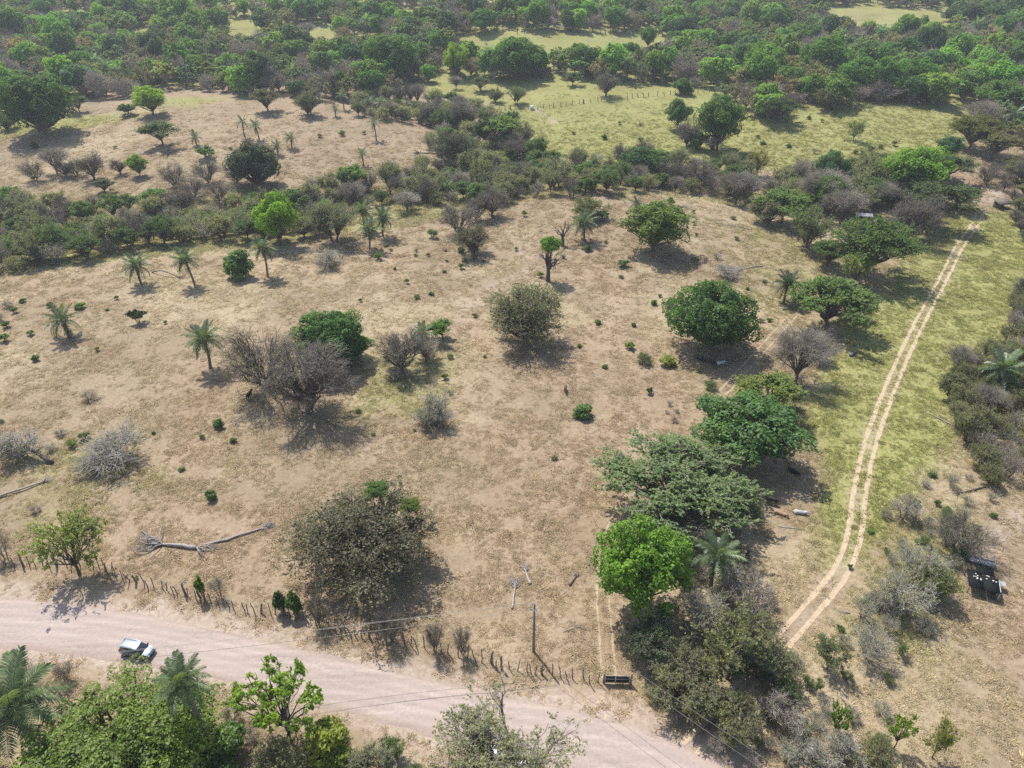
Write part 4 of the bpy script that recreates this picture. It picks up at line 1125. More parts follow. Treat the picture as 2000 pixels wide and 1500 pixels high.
# lower right
T('sparse', 1615, 1335, 1238, 82, (.09, .125, .06), 'small leafy tree beside the end of the wheel track', variant=1, mark='the small track-end tree')
T('thorn', 1690, 1310, 1215, 90, 'grey', 'grey leafless bush right of the small leafy tree', variant=1)
T('thorn', 1748, 1215, 1105, 110, 'olive', 'sparse grey bush with twin stems in the lower right', variant=1)
T('thorn', 1790, 1150, 1060, 100, 'grey', 'pale twiggy bush left of the black shed', variant=1)
T('scrub', 1810, 1160, 1090, 90, (.12, .16, .04), 'low green scrub left of the black shed', mark='the black shed')
T('bare', 1868, 1090, 985, 120, 'grey', 'grey forked leafless bush behind the black shed', mark="the forked grey bush", variant=1)
T('sparse', 1745, 1462, 1385, 66, 'lime', 'bright yellow-green bush at the lower right', mark="the lower-right yellow bush")
T('sparse', 1625, 1440, 1365, 62, 'bright', 'green bush left of the bright yellow-green one')
T('sparse', 1820, 1480, 1395, 70, 'yellow', 'yellowish thin bush at the lower right edge')
T('thorn', 1640, 1500, 1430, 120, 'grey', 'tangled grey thicket on the bottom edge at the right')
T('scrub', 1700, 1505, 1440, 80, 'olive', 'olive scrub on the bottom edge at the right')
T('thorn', 1765, 1020, 965, 60, 'olive', 'small dry bush in the grass left of the right-hand thicket')

# ------------------------------------------------------------------ thickets: many trees that look alike
def scatter(poly, spacing, n=6000, seed=0, avoid=(), keep=1.0, ypow=1.0):
    g = np.random.default_rng(seed)
    gp = np.array([G(*p)[:2] for p in poly])
    lo, hi = gp.min(0) - 5, gp.max(0) + 5
    Q = lo + (hi - lo) * g.random((n, 2))
    z = hgt(Q[:, 0], Q[:, 1])
    px, py, _ = proj(np.column_stack([Q, z]))
    ok = in_poly(px, py, poly)
    for a in avoid: ok &= ~in_poly(px, py, a)
    out = []; cell = {}
    for i in np.where(ok)[0]:
        x, y = Q[i]; s = spacing if np.isscalar(spacing) else spacing(x, y)
        cx, cy = int(x // s), int(y // s)
        if any((x - u) ** 2 + (y - v) ** 2 < s * s for a in (-1, 0, 1) for b in (-1, 0, 1) for u, v in cell.get((cx + a, cy + b), ())): continue
        cell.setdefault((cx, cy), []).append((x, y))
        if g.random() < keep: out.append((x, y, z[i], px[i], py[i]))
    return out

def thicket(poly, spacing, mix, group, place, seed, hw=1.0, avoid=(), n=6000):
    """mix: list of (weight, kind, colour, (wmin, wmax), height ratio, adjective phrase)"""
    g = random.Random(seed); T_ = np.array([(a, b) for a, b, c in TREES])
    for x, y, z, px, py in scatter(poly, spacing, n, seed, avoid):
        m_ = g.choices(mix, [q[0] for q in mix])[0]
        W = g.uniform(*m_[3]) * hw; H = W * m_[4] * g.uniform(.8, 1.2)
        if np.min(np.hypot(T_[:, 0] - x, T_[:, 1] - y)) < W * 0.3: continue
        AUTO.append((plant(m_[1], np.array([x, y, z]), H, W, m_[2], m_[5] + ' ' + place, group=group), m_[5], place, px, py))

SCRUBMIX = [(2.4, 'bare', 'grey', (4.5, 8), .95, 'greyish leafless tree'), (1.6, 'scrub', (.20, .225, .12), (4, 7), .9, 'olive scrub bush'), (2.4, 'olive', (.18, .21, .12), (5, 9), .95, 'grey-green tree'),
            (1.3, 'leafy', 'green', (4, 7), .85, 'small green tree'), (1.6, 'umbrella', 'feather', (5, 9), .8, 'feathery green tree'), (.5, 'leafy', 'lime', (4, 6.5), 1.0, 'bright green tree'), (2.6, 'thorn', 'grey', (3.5, 6), .95, 'pale twiggy bush')]
thicket([(-140, 560), (-140, 400), (60, 415), (180, 410), (270, 420), (350, 410), (480, 410), (560, 395), (640, 400), (640, 460), (580, 470), (520, 470), (430, 470), (330, 480), (200, 500), (0, 540)], 4.5, SCRUBMIX,
        'brushy gully on the left', 'in left gully', 1, hw=1.28)
thicket([(600, 380), (700, 365), (840, 340), (960, 330), (1010, 350), (1010, 395), (880, 400), (760, 400), (690, 415), (620, 420)], 5.0, SCRUBMIX, 'middle gully', 'in mid gully', 2, hw=1.28)
thicket([(1000, 345), (1060, 320), (1200, 325), (1300, 320), (1420, 335), (1480, 350), (1480, 392), (1400, 385), (1280, 372), (1150, 380), (1020, 385)], 5.2, SCRUBMIX, 'hedge below the green field', 'in field hedge', 3, hw=1.28)
thicket([(830, 300), (850, 262), (940, 240), (1000, 250), (1060, 300), (1000, 330), (900, 345)], 5.6, SCRUBMIX, 'gully head left of the green field', 'at gully head', 4, hw=1.28)
thicket([(700, 232), (690, 205), (790, 190), (860, 205), (930, 215), (920, 245), (860, 252), (790, 238)], 5.4, SCRUBMIX, 'upper pasture edge', 'on pasture edge', 14, hw=1.28)
thicket([(1480, 375), (1560, 345), (1700, 340), (1760, 360), (1800, 390), (1740, 405), (1640, 420), (1500, 420)], 4.2, SCRUBMIX, 'slope behind the pasture corner', 'on corner slope', 5, hw=1.28)
thicket([(1850, 750), (1885, 705), (1960, 690), (1985, 590), (2150, 560), (2180, 1000), (2040, 1010), (1990, 960), (1910, 940), (1855, 860)], 3.4,
        [(3, 'scrub', 'olive', (3, 5), 1.0, 'olive-brown scrub bush'), (2, 'thorn', 'brown', (3, 4.5), 1.0, 'brown twiggy bush'), (2, 'olive', 'olive', (4, 6), 1.0, 'thin olive tree'), (1, 'bare', 'grey', (4, 6), 1.0, 'grey leafless tree')],
        'right-hand thicket', 'in right thicket', 6, hw=1.3)
thicket([(1240, 1330), (1290, 1270), (1400, 1240), (1470, 1260), (1440, 1320), (1520, 1380), (1580, 1500), (1500, 1560), (1400, 1470), (1300, 1400)], 3.2,
        [(3, 'scrub', 'olive', (1.6, 3), 1.0, 'olive scrub bush'), (2, 'thorn', 'brown', (1.6, 2.8), 1.0, 'brown twiggy bush'), (1, 'shrub', 'green', (1.5, 2.5), .9, 'green leafy shrub')],
        'roadside scrub right of the gate', 'in roadside scrub', 7)
thicket([(1300, 1190), (1330, 1120), (1460, 1120), (1500, 1180), (1440, 1240), (1340, 1250)], 2.8,
        [(3, 'thorn', 'brown', (2, 3.6), .9, 'brown twiggy bush'), (2, 'scrub', 'olive', (2, 3.4), .9, 'olive scrub bush')], 'dry brush by the track bend', 'by track bend', 8)
thicket([(1260, 1000), (1400, 985), (1480, 1010), (1440, 1060), (1330, 1080), (1250, 1050)], 3.2,
        [(3, 'thorn', 'grey', (2, 4), .9, 'grey twiggy bush'), (1, 'scrub', 'grey', (2, 3.4), .9, 'greyish scrub bush')], 'brush under the wide feathery tree', 'under feathery tree', 9)
thicket([(1480, 1300), (1560, 1290), (1620, 1400), (1600, 1500), (1480, 1480)], 3.0, [(3, 'thorn', 'grey', (2, 3.6), .95, 'pale tangled bush'), (2, 'scrub', 'feather', (1.6, 3), .9, 'fresh green bush'), (1, 'sparse', 'green', (2.5, 4), 1.0, 'thin green sapling')], 'scrub below the track end', 'below track end', 21)
thicket([(1620, 1290), (1720, 1120), (1790, 1030), (1880, 1010), (1890, 1080), (1840, 1200), (1760, 1270), (1720, 1400), (1760, 1520), (1600, 1560), (1560, 1430)], 2.9,
        [(4, 'thorn', 'grey', (1.8, 3.6), .95, 'pale grey twiggy bush'), (2, 'scrub', 'feather', (1.4, 2.8), .8, 'small green bush'), (1, 'sparse', 'green', (2, 3.6), 1.0, 'thin green sapling')], 'scrub right of the wheel track', 'in track scrub', 10)
thicket([(1720, 1010), (1790, 950), (1900, 930), (1960, 1000), (1900, 1040), (1780, 1050)], 4.0,
        [(2, 'thorn', 'olive', (1.4, 2.6), .8, 'low dry bush'), (2, 'shrub', 'green', (.8, 1.6), .8, 'low green bush')], 'weedy grass left of the right thicket', 'in right weeds', 11)
thicket([(1690, 480), (1720, 440), (1790, 400), (1830, 420), (1790, 470), (1740, 500)], 4.0, [(3, 'bare', 'grey', (3.5, 6), .9, 'ash-grey leafless tree'), (1, 'thorn', 'grey', (3, 4), .9, 'ash-grey bush')], 'grey brush by the shed roof', 'by tin shed', 12)
thicket([(1920, 340), (1990, 330), (2060, 310), (2070, 490), (2020, 520), (1985, 450), (1960, 380)], 5.0, [(3, 'bare', 'grey', (4, 7), .9, 'ash-grey leafless tree'), (2, 'umbrella', 'olive', (5, 8), .8, 'flat olive tree')], 'trees right of the hut', 'by the hut', 13)
thicket([(430, 1500), (430, 1400), (620, 1450), (780, 1480), (860, 1560), (500, 1640)], 3.0, [(3, 'scrub', 'green', (2, 3.5), .9, 'green scrub bush'), (2, 'shrub', 'green', (1.5, 2.6), .9, 'leafy shrub'), (1, 'thorn', 'brown', (2, 3), .9, 'twiggy bush')],
        'near road bank', 'on near bank', 15)
thicket([(-160, 640), (-30, 600), (30, 600), (20, 690), (-30, 700), (-160, 720)], 4.0, [(2, 'shrub', 'green', (2, 3.4), .8, 'green shrub'), (1, 'thorn', 'grey', (2, 3.4), .8, 'grey bush')], 'left edge shrubs', 'at left edge', 16)
thicket([(-300, 1330), (-30, 1330), (-30, 1600), (-300, 1700)], 4.0, [(2, 'scrub', 'green', (3, 5), .9, 'green scrub bush')], 'outside bank', 'on outer bank', 17)

# ------------------------------------------------------------------ far wood
FIELDS = [[(850, 128), (890, 66), (1000, 58), (1090, 62), (1310, 62), (1310, 118), (1180, 126), (960, 126)],
          [(780, 168), (900, 152), (1100, 158), (1300, 168), (1420, 178), (1340, 300), (1000, 300), (950, 235), (860, 205)],
          [(1440, 260), (1560, 216), (1640, 208), (1880, 203), (1900, 250), (1830, 300), (1740, 330), (1500, 350), (1300, 330)],
          [(1590, 10), (1700, 14), (1860, 24), (1850, 84), (1620, 70)], [(880, -4), (1010, -6), (1010, 28), (880, 30)], [(1080, -4), (1170, -4), (1180, 26), (1080, 26)],
          [(435, 36), (510, 34), (520, 88), (435, 88)], [(120, 28), (185, 26), (190, 58), (120, 60)], [(770, 20), (830, 18), (835, 50), (770, 52)], [(660, 0), (730, -6), (740, 26), (665, 30)], [(550, 50), (665, 48), (665, 100), (550, 104)], [(440, 4), (580, -4), (590, 26), (440, 30)], [(690, 104), (770, 100), (755, 70), (690, 74)],
          [(260, 52), (315, 50), (315, 84), (260, 86)]]
WOOD = [(-260, 235), (-260, -20), (500, -30), (1000, -32), (1500, -32), (2260, -20), (2260, 300), (2010, 290), (1930, 250), (1890, 205), (1640, 206), (1560, 216), (1470, 240), (1400, 180), (1290, 172), (1120, 160), (900, 156), (790, 168), (720, 200), (640, 200), (560, 186), (480, 186), (330, 172), (230, 196), (130, 190), (0, 235)]
FARMIX = [(2.6, 'bare', [(.15, .14, .11), (.19, .16, .12)], (8, 14), .85, 'grey leafless tree'), (3.0, 'olive', [(.13, .155, .07), (.17, .175, .09), (.14, .155, .095)], (9, 15), .85, 'olive tree'),
          (2.4, 'mango', [(.07, .15, .025), (.10, .21, .03), (.06, .115, .04), (.13, .235, .035)], (9, 16), .95, 'dense green tree'), (2.0, 'umbrella', [(.115, .19, .06), (.09, .155, .065), (.14, .21, .06)], (10, 16), .75, 'feathery green tree'), (.7, 'palm', [(.12, .19, .09), (.10, .165, .08)], (8, 11), 1.0, 'feathery palm')]
g2 = random.Random(77)
Tn = np.array([(a, b) for a, b, c in TREES])
cand = []
for x, y, z, px, py in scatter(WOOD, lambda x, y: 6.9, 70000, 31, FIELDS):
    m_ = g2.choices(FARMIX, [q[0] for q in FARMIX])[0]
    if np.min(np.hypot(Tn[:, 0] - x, Tn[:, 1] - y)) < 5.5: continue
    W = g2.uniform(*m_[3]); H = W * m_[4] * g2.uniform(.8, 1.25)
    cand.append((y, x, z, px, py, m_, W, H, np.array(g2.choice(m_[2])) * 1.5 * g2.uniform(.75, 1.3) * np.array([g2.uniform(.85, 1.2), 1, g2.uniform(.8, 1.3)]), g2.randrange(4), g2.random() * 6.28))
cand.sort(key=lambda c_: c_[0])
def far_place(px, py):
    side = 'left' if px < 650 else 'middle' if px < 1250 else 'right'
    return side + ' part of the far wood'
count = {}
rest = {}
for y, x, z, px, py, m_, W, H, c, v, r in cand:
    k_ = m_[1]
    inview = -20 < px < 2020 and py > -5
    if inview and count.get(k_, 0) < 150:
        count[k_] = count.get(k_, 0) + 1
        o = obj(CATN[k_], FAR[k_][v], None, (x, y, z), (0, 0, r), (W / 10, W / 10 * (.75 + .5 * ((r * 7.3) % 1)), H / 10), c, label=m_[5] + ' in the ' + far_place(px, py), category='tree', group='trees of the far wood, ' + far_place(px, py))
        AUTO.append((o, m_[5], 'in far wood', px, py))
    else:
        rest.setdefault((k_, v), []).append((x, y, z, W, H, r) + tuple(c))
for (k_, v), L_ in rest.items():
    a_ = np.array(L_)
    me = FAR[k_][v].copy(); me.materials[1] = M_LEAF_I
    gn_scatter('far_woodland', a_[:, :3], np.stack([a_[:, 3] / 10, a_[:, 3] / 10, a_[:, 4] / 10], -1), np.stack([0 * a_[:, 5], 0 * a_[:, 5], a_[:, 5]], -1), a_[:, 6:9], me, None)
print('FAR', len(cand), count, len(TREES))
# ------------------------------------------------------------------ fence, gate, pole, wires
def at(px, py, z):
    """point at height z above the sea of the scene on the sight line of this pixel"""
    d = FWD + (px - 1000) / FPX * np.array([1., 0, 0]) - (py - 750) / FPX * UPV
    t = (z - CAM_H) / d[2]
    return CAMP + t * d
M_POST = m_plain('fence_wood', (0.20, 0.17, 0.145), .95, var=.45, scale=4)
M_WIRE = m_plain('wire', (0.25, 0.24, 0.23), .5, .8, var=.1)
def post_mesh(seed, h=1.9, r=.075):
    g = np.random.default_rng(seed); z = np.linspace(-.4, h, 6)
    o = np.cumsum(g.normal(0, .05, (6, 2)), 0); o[0] = 0
    a = Acc(); a.tube(np.column_stack([o, z]), r * (1.15 - .35 * np.linspace(0, 1, 6)) * g.uniform(.85, 1.15, 6), 6)
    if seed % 3 == 0:   # a lopped side branch
        p = np.array([o[4, 0], o[4, 1], z[4]]); a.tube([p, p + np.array([.12, .05, .22])], [r * .6, r * .4], 5)
    return a.mesh('fence_post', [M_POST], True)
POSTS = [post_mesh(s, 1.9, .07) for s in range(5)] + [post_mesh(7 + s, 2.1, .15) for s in range(3)]
def fence(name, pts, gap, label, cat='fence', hs=1.0, wires=(0.5, 0.95, 1.4), step=0.5, rr=1.0, seed=4, thick=.16):
    g = random.Random(seed)
    ln = smooth_line([G(*p)[:2] for p in pts], step)
    d = np.concatenate([[0], np.cumsum(np.hypot(*np.diff(ln, axis=0).T))])
    s = [0.0]
    while s[-1] < d[-1] - gap: s.append(s[-1] + gap * g.uniform(.7, 1.35))
    Q = np.stack([np.interp(s, d, ln[:, 0]), np.interp(s, d, ln[:, 1])], -1)
    Q += np.array([[g.gauss(0, .12), g.gauss(0, .12)] for _ in s])
    Z = hgt(Q[:, 0], Q[:, 1])
    t = thing(name, label, cat, (Q[0, 0], Q[0, 1], Z[0]))
    o0 = np.array([Q[0, 0], Q[0, 1], Z[0]])
    for q, z in zip(Q, Z):
        k = g.randrange(5, 8) if g.random() < thick else g.randrange(5)
        obj('fence_post', POSTS[k], t, tuple(np.array([q[0], q[1], z]) - o0), (g.gauss(0, .09), g.gauss(0, .09), g.random() * 6.28), (rr, rr, hs * g.uniform(.75, 1.12)))
    for hgt_ in wires:
        a = Acc(); P = np.column_stack([Q, Z + hgt_ * hs + np.array([g.gauss(0, .04) for _ in s])]) - o0
        a.tube(P, np.full(len(P), .009), 3, 0, False)
        obj('barbed_wire', a.mesh('barbed_wire', [M_WIRE]), t)
    return t
fence('barbed_wire_fence', [(-180, 1088), (-60, 1095), (0, 1105), (90, 1104), (185, 1108), (230, 1128), (285, 1143), (330, 1155), (400, 1174), (470, 1192), (515, 1200), (560, 1204), (625, 1225), (700, 1242), (765, 1253), (850, 1274), (915, 1286), (990, 1306), (1050, 1316), (1100, 1323), (1135, 1328), (1172, 1332)], .98,
      'crooked wooden post fence with barbed wire along the gravel road', hs=1.1, rr=1.05, thick=.12)
fence('field_fence', [(1050, 214), (1110, 206), (1200, 195), (1280, 188), (1340, 184), (1400, 178)], 3.0, 'far post fence across the green field', rr=2.2, hs=1.2, seed=9, step=1.5)
fence('field_fence', [(860, 212), (920, 216), (980, 214), (1034, 212)], 3.0, 'far post fence left of the field gate', rr=2.0, hs=1.1, seed=10, step=1.5)
fence('field_fence', [(1010, 66), (1080, 64), (1160, 66), (1240, 68), (1300, 70)], 4.0, 'post fence on top of the far round hill', rr=3.5, hs=2.0, seed=12, step=2)
fence('corral_fence', [(1862, 356), (1885, 362), (1910, 368), (1940, 374)], 1.6, 'dark corral fence beyond the end of the track', rr=1.8, hs=1.0, seed=14)
fence('field_fence', [(1150, 384), (1260, 378), (1360, 388), (1440, 402), (1500, 418)], 2.2, 'wire fence in the hedge behind the pasture crest', rr=1.2, seed=15)

M_GATE = m_plain('gate_paint', (0.045, 0.05, 0.05), .6, .3, var=.3)
M_GBAR = m_plain('gate_rail', (0.42, 0.38, 0.33), .7, var=.25)
g0 = G(1180, 1334); g1 = G(1230, 1336); dv = g1 - g0; L_ = float(np.hypot(dv[0], dv[1]))
t = thing('metal_gate', 'dark sheet gate with pale rails at the end of the fence', 'gate', tuple(g0), (0, 0, math.atan2(dv[1], dv[0])))
a = Acc(); a.box((L_ * .22, 0, .86), (L_ * .38, .04, 1.2)); obj('gate_panel', a.mesh('gate_panel', [M_GATE]), t)
a = Acc(); a.box((L_ * .70, 0, .86), (L_ * .52, .04, 1.2)); obj('gate_panel', a.mesh('gate_panel', [M_GATE]), t)
for z_ in (.2, .86, 1.5):
    a = Acc(); a.tube([(0.06, -.03, z_), (L_ - .06, -.03, z_)], [.045, .045], 6); obj('gate_rail', a.mesh('gate_rail', [M_GBAR], True), t)
for x_ in (.1, L_ * .43, L_ - .1):
    a = Acc(); a.tube([(x_, -.035, .12), (x_, -.035, 1.58)], [.05, .05], 6); obj('gate_upright', a.mesh('gate_upright', [M_GBAR], True), t)
for x_ in (-.08, L_ + .1):
    a = Acc(); a.tube([(x_, 0, -.4), (x_, 0, 1.9)], [.14, .12], 7); obj('gate_post', a.mesh('gate_post', [M_POST], True), t)

M_POLE = m_plain('pole_concrete', (0.21, 0.205, 0.20), .85, var=.25, scale=2)
M_STEEL = m_plain('galvanised_steel', (0.42, 0.43, 0.44), .45, .7, var=.2)
M_INS = m_plain('insulator', (0.75, 0.75, 0.73), .25, var=.1)
def utility_pole(P, label, rz=0.0, H=9.0):
    t = thing('utility_pole', label, 'pole', tuple(P), (0, 0, rz))
    a = Acc(); a.tube([(0, 0, -.6), (0, 0, H * .5), (-.05, 0, H)], [.19, .165, .12], 10); obj('pole_shaft', a.mesh('pole_shaft', [M_POLE], True), t)
    a = Acc(); a.box((0, 0, H - .75), (.09, 1.3, .1)); obj('crossarm', a.mesh('crossarm', [M_STEEL]), t)
    a = Acc(); a.tube([(.0, .22, H - 1.5), (.0, .22, H - .9)], [.11, .11], 8); a.box((0, .17, H - 1.2), (.06, .2, .5)); obj('cutout_box', a.mesh('cutout_box', [M_STEEL], False), t)
    for x_, z_ in ((-.58, H - .7), (.58, H - .7), (0, H)):
        a = Acc(); a.tube([(0, x_, z_), (0, x_, z_ + .1), (0, x_, z_ + .14), (0, x_, z_ + .26)], [.035, .06, .045, .03], 7); obj('insulator', a.mesh('insulator', [M_INS], True), t)
    return t
POLE = G(1042, 1272)
utility_pole(POLE, 'grey utility pole at the roadside fence carrying wires', rz=.5)
PL = at(-260, 1322, 9.0); PL[2] = hgt(PL[0], PL[1])
PR = at(1720, 1635, 9.0); PR[2] = hgt(PR[0], PR[1])
def wire_span(A_, B_, sag, label, r=.02):
    t = np.linspace(0, 1, 25)[:, None]; P = A_ * (1 - t) + B_ * t; P[:, 2] -= (4 * sag * t * (1 - t))[:, 0]
    a = Acc(); a.tube(P - A_, np.full(25, r), 4, 0, False)
    o = obj('power_line', a.mesh('power_line', [M_WIRE]), None, tuple(A_), label=label, category='wire'); return o
up = lambda P, z, x=0, y=0: np.array([P[0] + x, P[1] + y, P[2] + z])
wire_span(up(POLE, 9.25), up(PL, 9.25), .5, 'upper power wire from the pole across the road to the left')
wire_span(up(POLE, 8.55, -.28, .5), up(PL, 8.55, -.28, .5), .6, 'rear lower power wire from the pole to the left')
wire_span(up(POLE, 8.55, .28, -.5), up(PL, 8.55, .28, -.5), .75, 'front lower power wire from the pole to the left')
wire_span(up(POLE, 8.55, .28, .5), up(PR, 8.55, .35, .5), .35, 'upper power wire from the pole to the lower right')
wire_span(up(POLE, 8.55, -.28, -.5), up(PR, 8.55, -.35, -.5), .35, 'lower power wire from the pole to the lower right')

# ------------------------------------------------------------------ cars
def m_paint(name, col, metal=.5, rough=.28):
    m, n, out = new_mat(name); p = N(n, 'ShaderNodeBsdfPrincipled', Roughness=rough, Metallic=metal); p.inputs['Base Color'].default_value = tuple(col) + (1,)
    p.inputs['Coat Weight'].default_value = .6; n.links.new(p.outputs[0], out.inputs[0]); return m
M_GLASS = m_paint('car_glass', (.015, .022, .028), 0, .06); M_TYRE = m_plain('tyre', (.02, .02, .02), .9); M_RIM = m_paint('rim', (.4, .4, .42), .9, .35)
M_LAMP = m_paint('headlamp', (.75, .78, .8), .1, .1); M_TAIL = m_paint('tail_lamp', (.4, .02, .02), 0, .2); M_BLACK = m_plain('black_plastic', (.02, .02, .022), .6)
def loft(a, secs, m=0):
    """closed loft through sections of equal length"""
    k = len(secs[0]); V = np.vstack(secs); n_ = len(secs)
    i = np.arange(n_ - 1)[:, None] * k; j = np.arange(k)[None]; j2 = (j + 1) % k
    F = [np.stack([i + j, i + j2, i + k + j2, i + k + j], -1).reshape(-1, 4)]
    a.add(V, F, m)
    a.add(secs[0], np.array([[0, q + 1, q] for q in range(1, k - 1)]), m); a.add(secs[-1], np.array([[0, q, q + 1] for q in range(1, k - 1)]), m)
def rsec(x, hw, z0, z1, tw=None, r=.12):
    tw = hw if tw is None else tw
    return np.array([(x, -hw + r, z0), (x, hw - r, z0), (x, hw, z0 + r), (x, hw, (z0 + z1) * .55), (x, tw, z1 - r * .6), (x, tw - r, z1), (x, -tw + r, z1), (x, -tw, z1 - r * .6), (x, -hw, (z0 + z1) * .55), (x, -hw, z0 + r)])
def car(P, rz, paint, roofp, label, name='parked_car'):
    t = thing(name, label, 'car', tuple(P), (0, 0, rz), (.93, .93, .93))
    a = Acc(); loft(a, [rsec(-2.30, .80, .45, .90, .74), rsec(-2.22, .88, .35, 1.02, .80), rsec(-1.5, .93, .30, 1.06, .86), rsec(0, .93, .28, 1.06, .86), rsec(1.0, .93, .30, 1.06, .84), rsec(1.25, .93, .30, 1.05, .82), rsec(2.1, .88, .35, .93, .74), rsec(2.34, .76, .45, .80, .62)])
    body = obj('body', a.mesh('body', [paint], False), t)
    a = Acc(); loft(a, [rsec(-2.18, .76, 1.0, 1.10, .70, .05), rsec(-1.98, .80, 1.0, 1.66, .64, .08), rsec(-.4, .82, 1.0, 1.74, .66, .08), rsec(.45, .82, 1.0, 1.68, .66, .08), rsec(1.34, .80, 1.0, 1.08, .76, .04)])
    obj('cabin', a.mesh('cabin', [M_GLASS], False), t)
    a = Acc(); loft(a, [rsec(-2.04, .66, 1.655, 1.70, .64, .02), rsec(-1.9, .69, 1.67, 1.745, .66, .03), rsec(-.4, .71, 1.70, 1.79, .68, .03), rsec(.34, .70, 1.67, 1.74, .67, .03), rsec(.52, .67, 1.645, 1.68, .65, .015)])
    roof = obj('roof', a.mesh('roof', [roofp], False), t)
    for s in (-1, 1):
        a = Acc(); a.tube([(-1.75, s * .6, 1.78), (-1.7, s * .6, 1.83), (-.1, s * .6, 1.86), (0, s * .6, 1.79)], [.02] * 4, 5); obj('roof_rail', a.mesh('roof_rail', [M_BLACK]), roof)
        for x0, x1 in ((-1.28, -1.18), (-.18, -.08)):
            a = Acc(); a.box(((x0 + x1) / 2, s * .765, 1.36), (.1, .05, .66), 0, Matrix.Rotation(s * .24, 3, 'X')); obj('pillar', a.mesh('pillar', [paint]), t)
        a = Acc(); a.box((1.05, s * 1.0, 1.12), (.14, .2, .15)); obj('wing_mirror', a.mesh('wing_mirror', [M_BLACK]), t)
        a = Acc(); a.box((2.18, s * .62, .80), (.22, .26, .12), 0, Matrix.Rotation(-s * .35, 3, 'Z')); obj('headlight', a.mesh('headlight', [M_LAMP]), t)
        a = Acc(); a.box((-2.24, s * .74, .98), (.1, .2, .26)); obj('tail_light', a.mesh('tail_light', [M_TAIL]), t)
        for x_ in (-.62, .42):
            a = Acc(); a.box((x_, s * .945, .88), (.2, .03, .04)); obj('door_handle', a.mesh('door_handle', [M_BLACK]), body)
        for x_ in (-1.42, 1.42):
            a = Acc(); th = np.array([(0, -.11, 0), (0, -.10, 0), (0, .10, 0), (0, .11, 0)]) * np.array([1, s, 1])
            a.tube(th + np.array([x_, s * .84, .36]), [.30, .36, .36, .30], 18); wh = obj('wheel', a.mesh('wheel', [M_TYRE], False), t)
            a = Acc(); a.tube(np.array([(0, .10, 0), (0, .125, 0)]) * np.array([1, s, 1]) + np.array([x_, s * .84, .36]), [.22, .20], 14); obj('rim', a.mesh('rim', [M_RIM], False), wh)
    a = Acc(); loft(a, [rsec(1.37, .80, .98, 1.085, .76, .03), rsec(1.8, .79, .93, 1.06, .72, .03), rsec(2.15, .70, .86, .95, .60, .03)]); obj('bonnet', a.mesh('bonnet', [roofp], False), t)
    a = Acc(); a.box((2.31, 0, .62), (.1, 1.05, .2)); obj('grille', a.mesh('grille', [M_BLACK]), t)
    a = Acc(); a.box((-2.29, 0, .62), (.08, 1.3, .16)); obj('bumper', a.mesh('bumper', [M_BLACK]), t)
    return t
c0_ = G(240, 1272); c1_ = G(303, 1285); hd = math.atan2(c1_[1] - c0_[1], c1_[0] - c0_[0])
car(G(271, 1276), hd, m_paint('grey_paint', (.16, .175, .195), .5, .3), m_paint('grey_paint_sky_glare', (.34, .40, .46), .3, .35), 'grey car with glare painted on roof and bonnet, on the gravel road')  # pale roof and bonnet colour holds painted-in sky reflection and sun glare
car(G(992, 1490), math.radians(-18), m_paint('white_paint', (.72, .73, .74), 0, .3), m_paint('white_roof', (.8, .8, .8), 0, .3), 'white car half hidden under the pale airy tree')

# ------------------------------------------------------------------ cattle (one continuous skinned body each)
def cow_mesh(name, V, E, Rr, mat):
    me = bpy.data.meshes.new(name); me.from_pydata(V, E, []); me.update()
    o = bpy.data.objects.new(name, me); COL.objects.link(o)
    o.modifiers.new('skin', 'SKIN').use_smooth_shade = True
    if not me.skin_vertices: me.attributes and None
    sv_ = me.skin_vertices[0].data if me.skin_vertices else None
    for i, r in enumerate(Rr): sv_[i].radius = (r, r) if np.isscalar(r) else r
    sv_[0].use_root = True
    sub = o.modifiers.new('sub', 'SUBSURF'); sub.levels = 1; sub.render_levels = 1
    dg = bpy.context.evaluated_depsgraph_get()
    m2 = bpy.data.meshes.new_from_object(o.evaluated_get(dg)); bpy.data.objects.remove(o)
    m2.name = name; m2.materials.clear(); m2.materials.append(mat)
    for p_ in m2.polygons: p_.use_smooth = True
    return m2
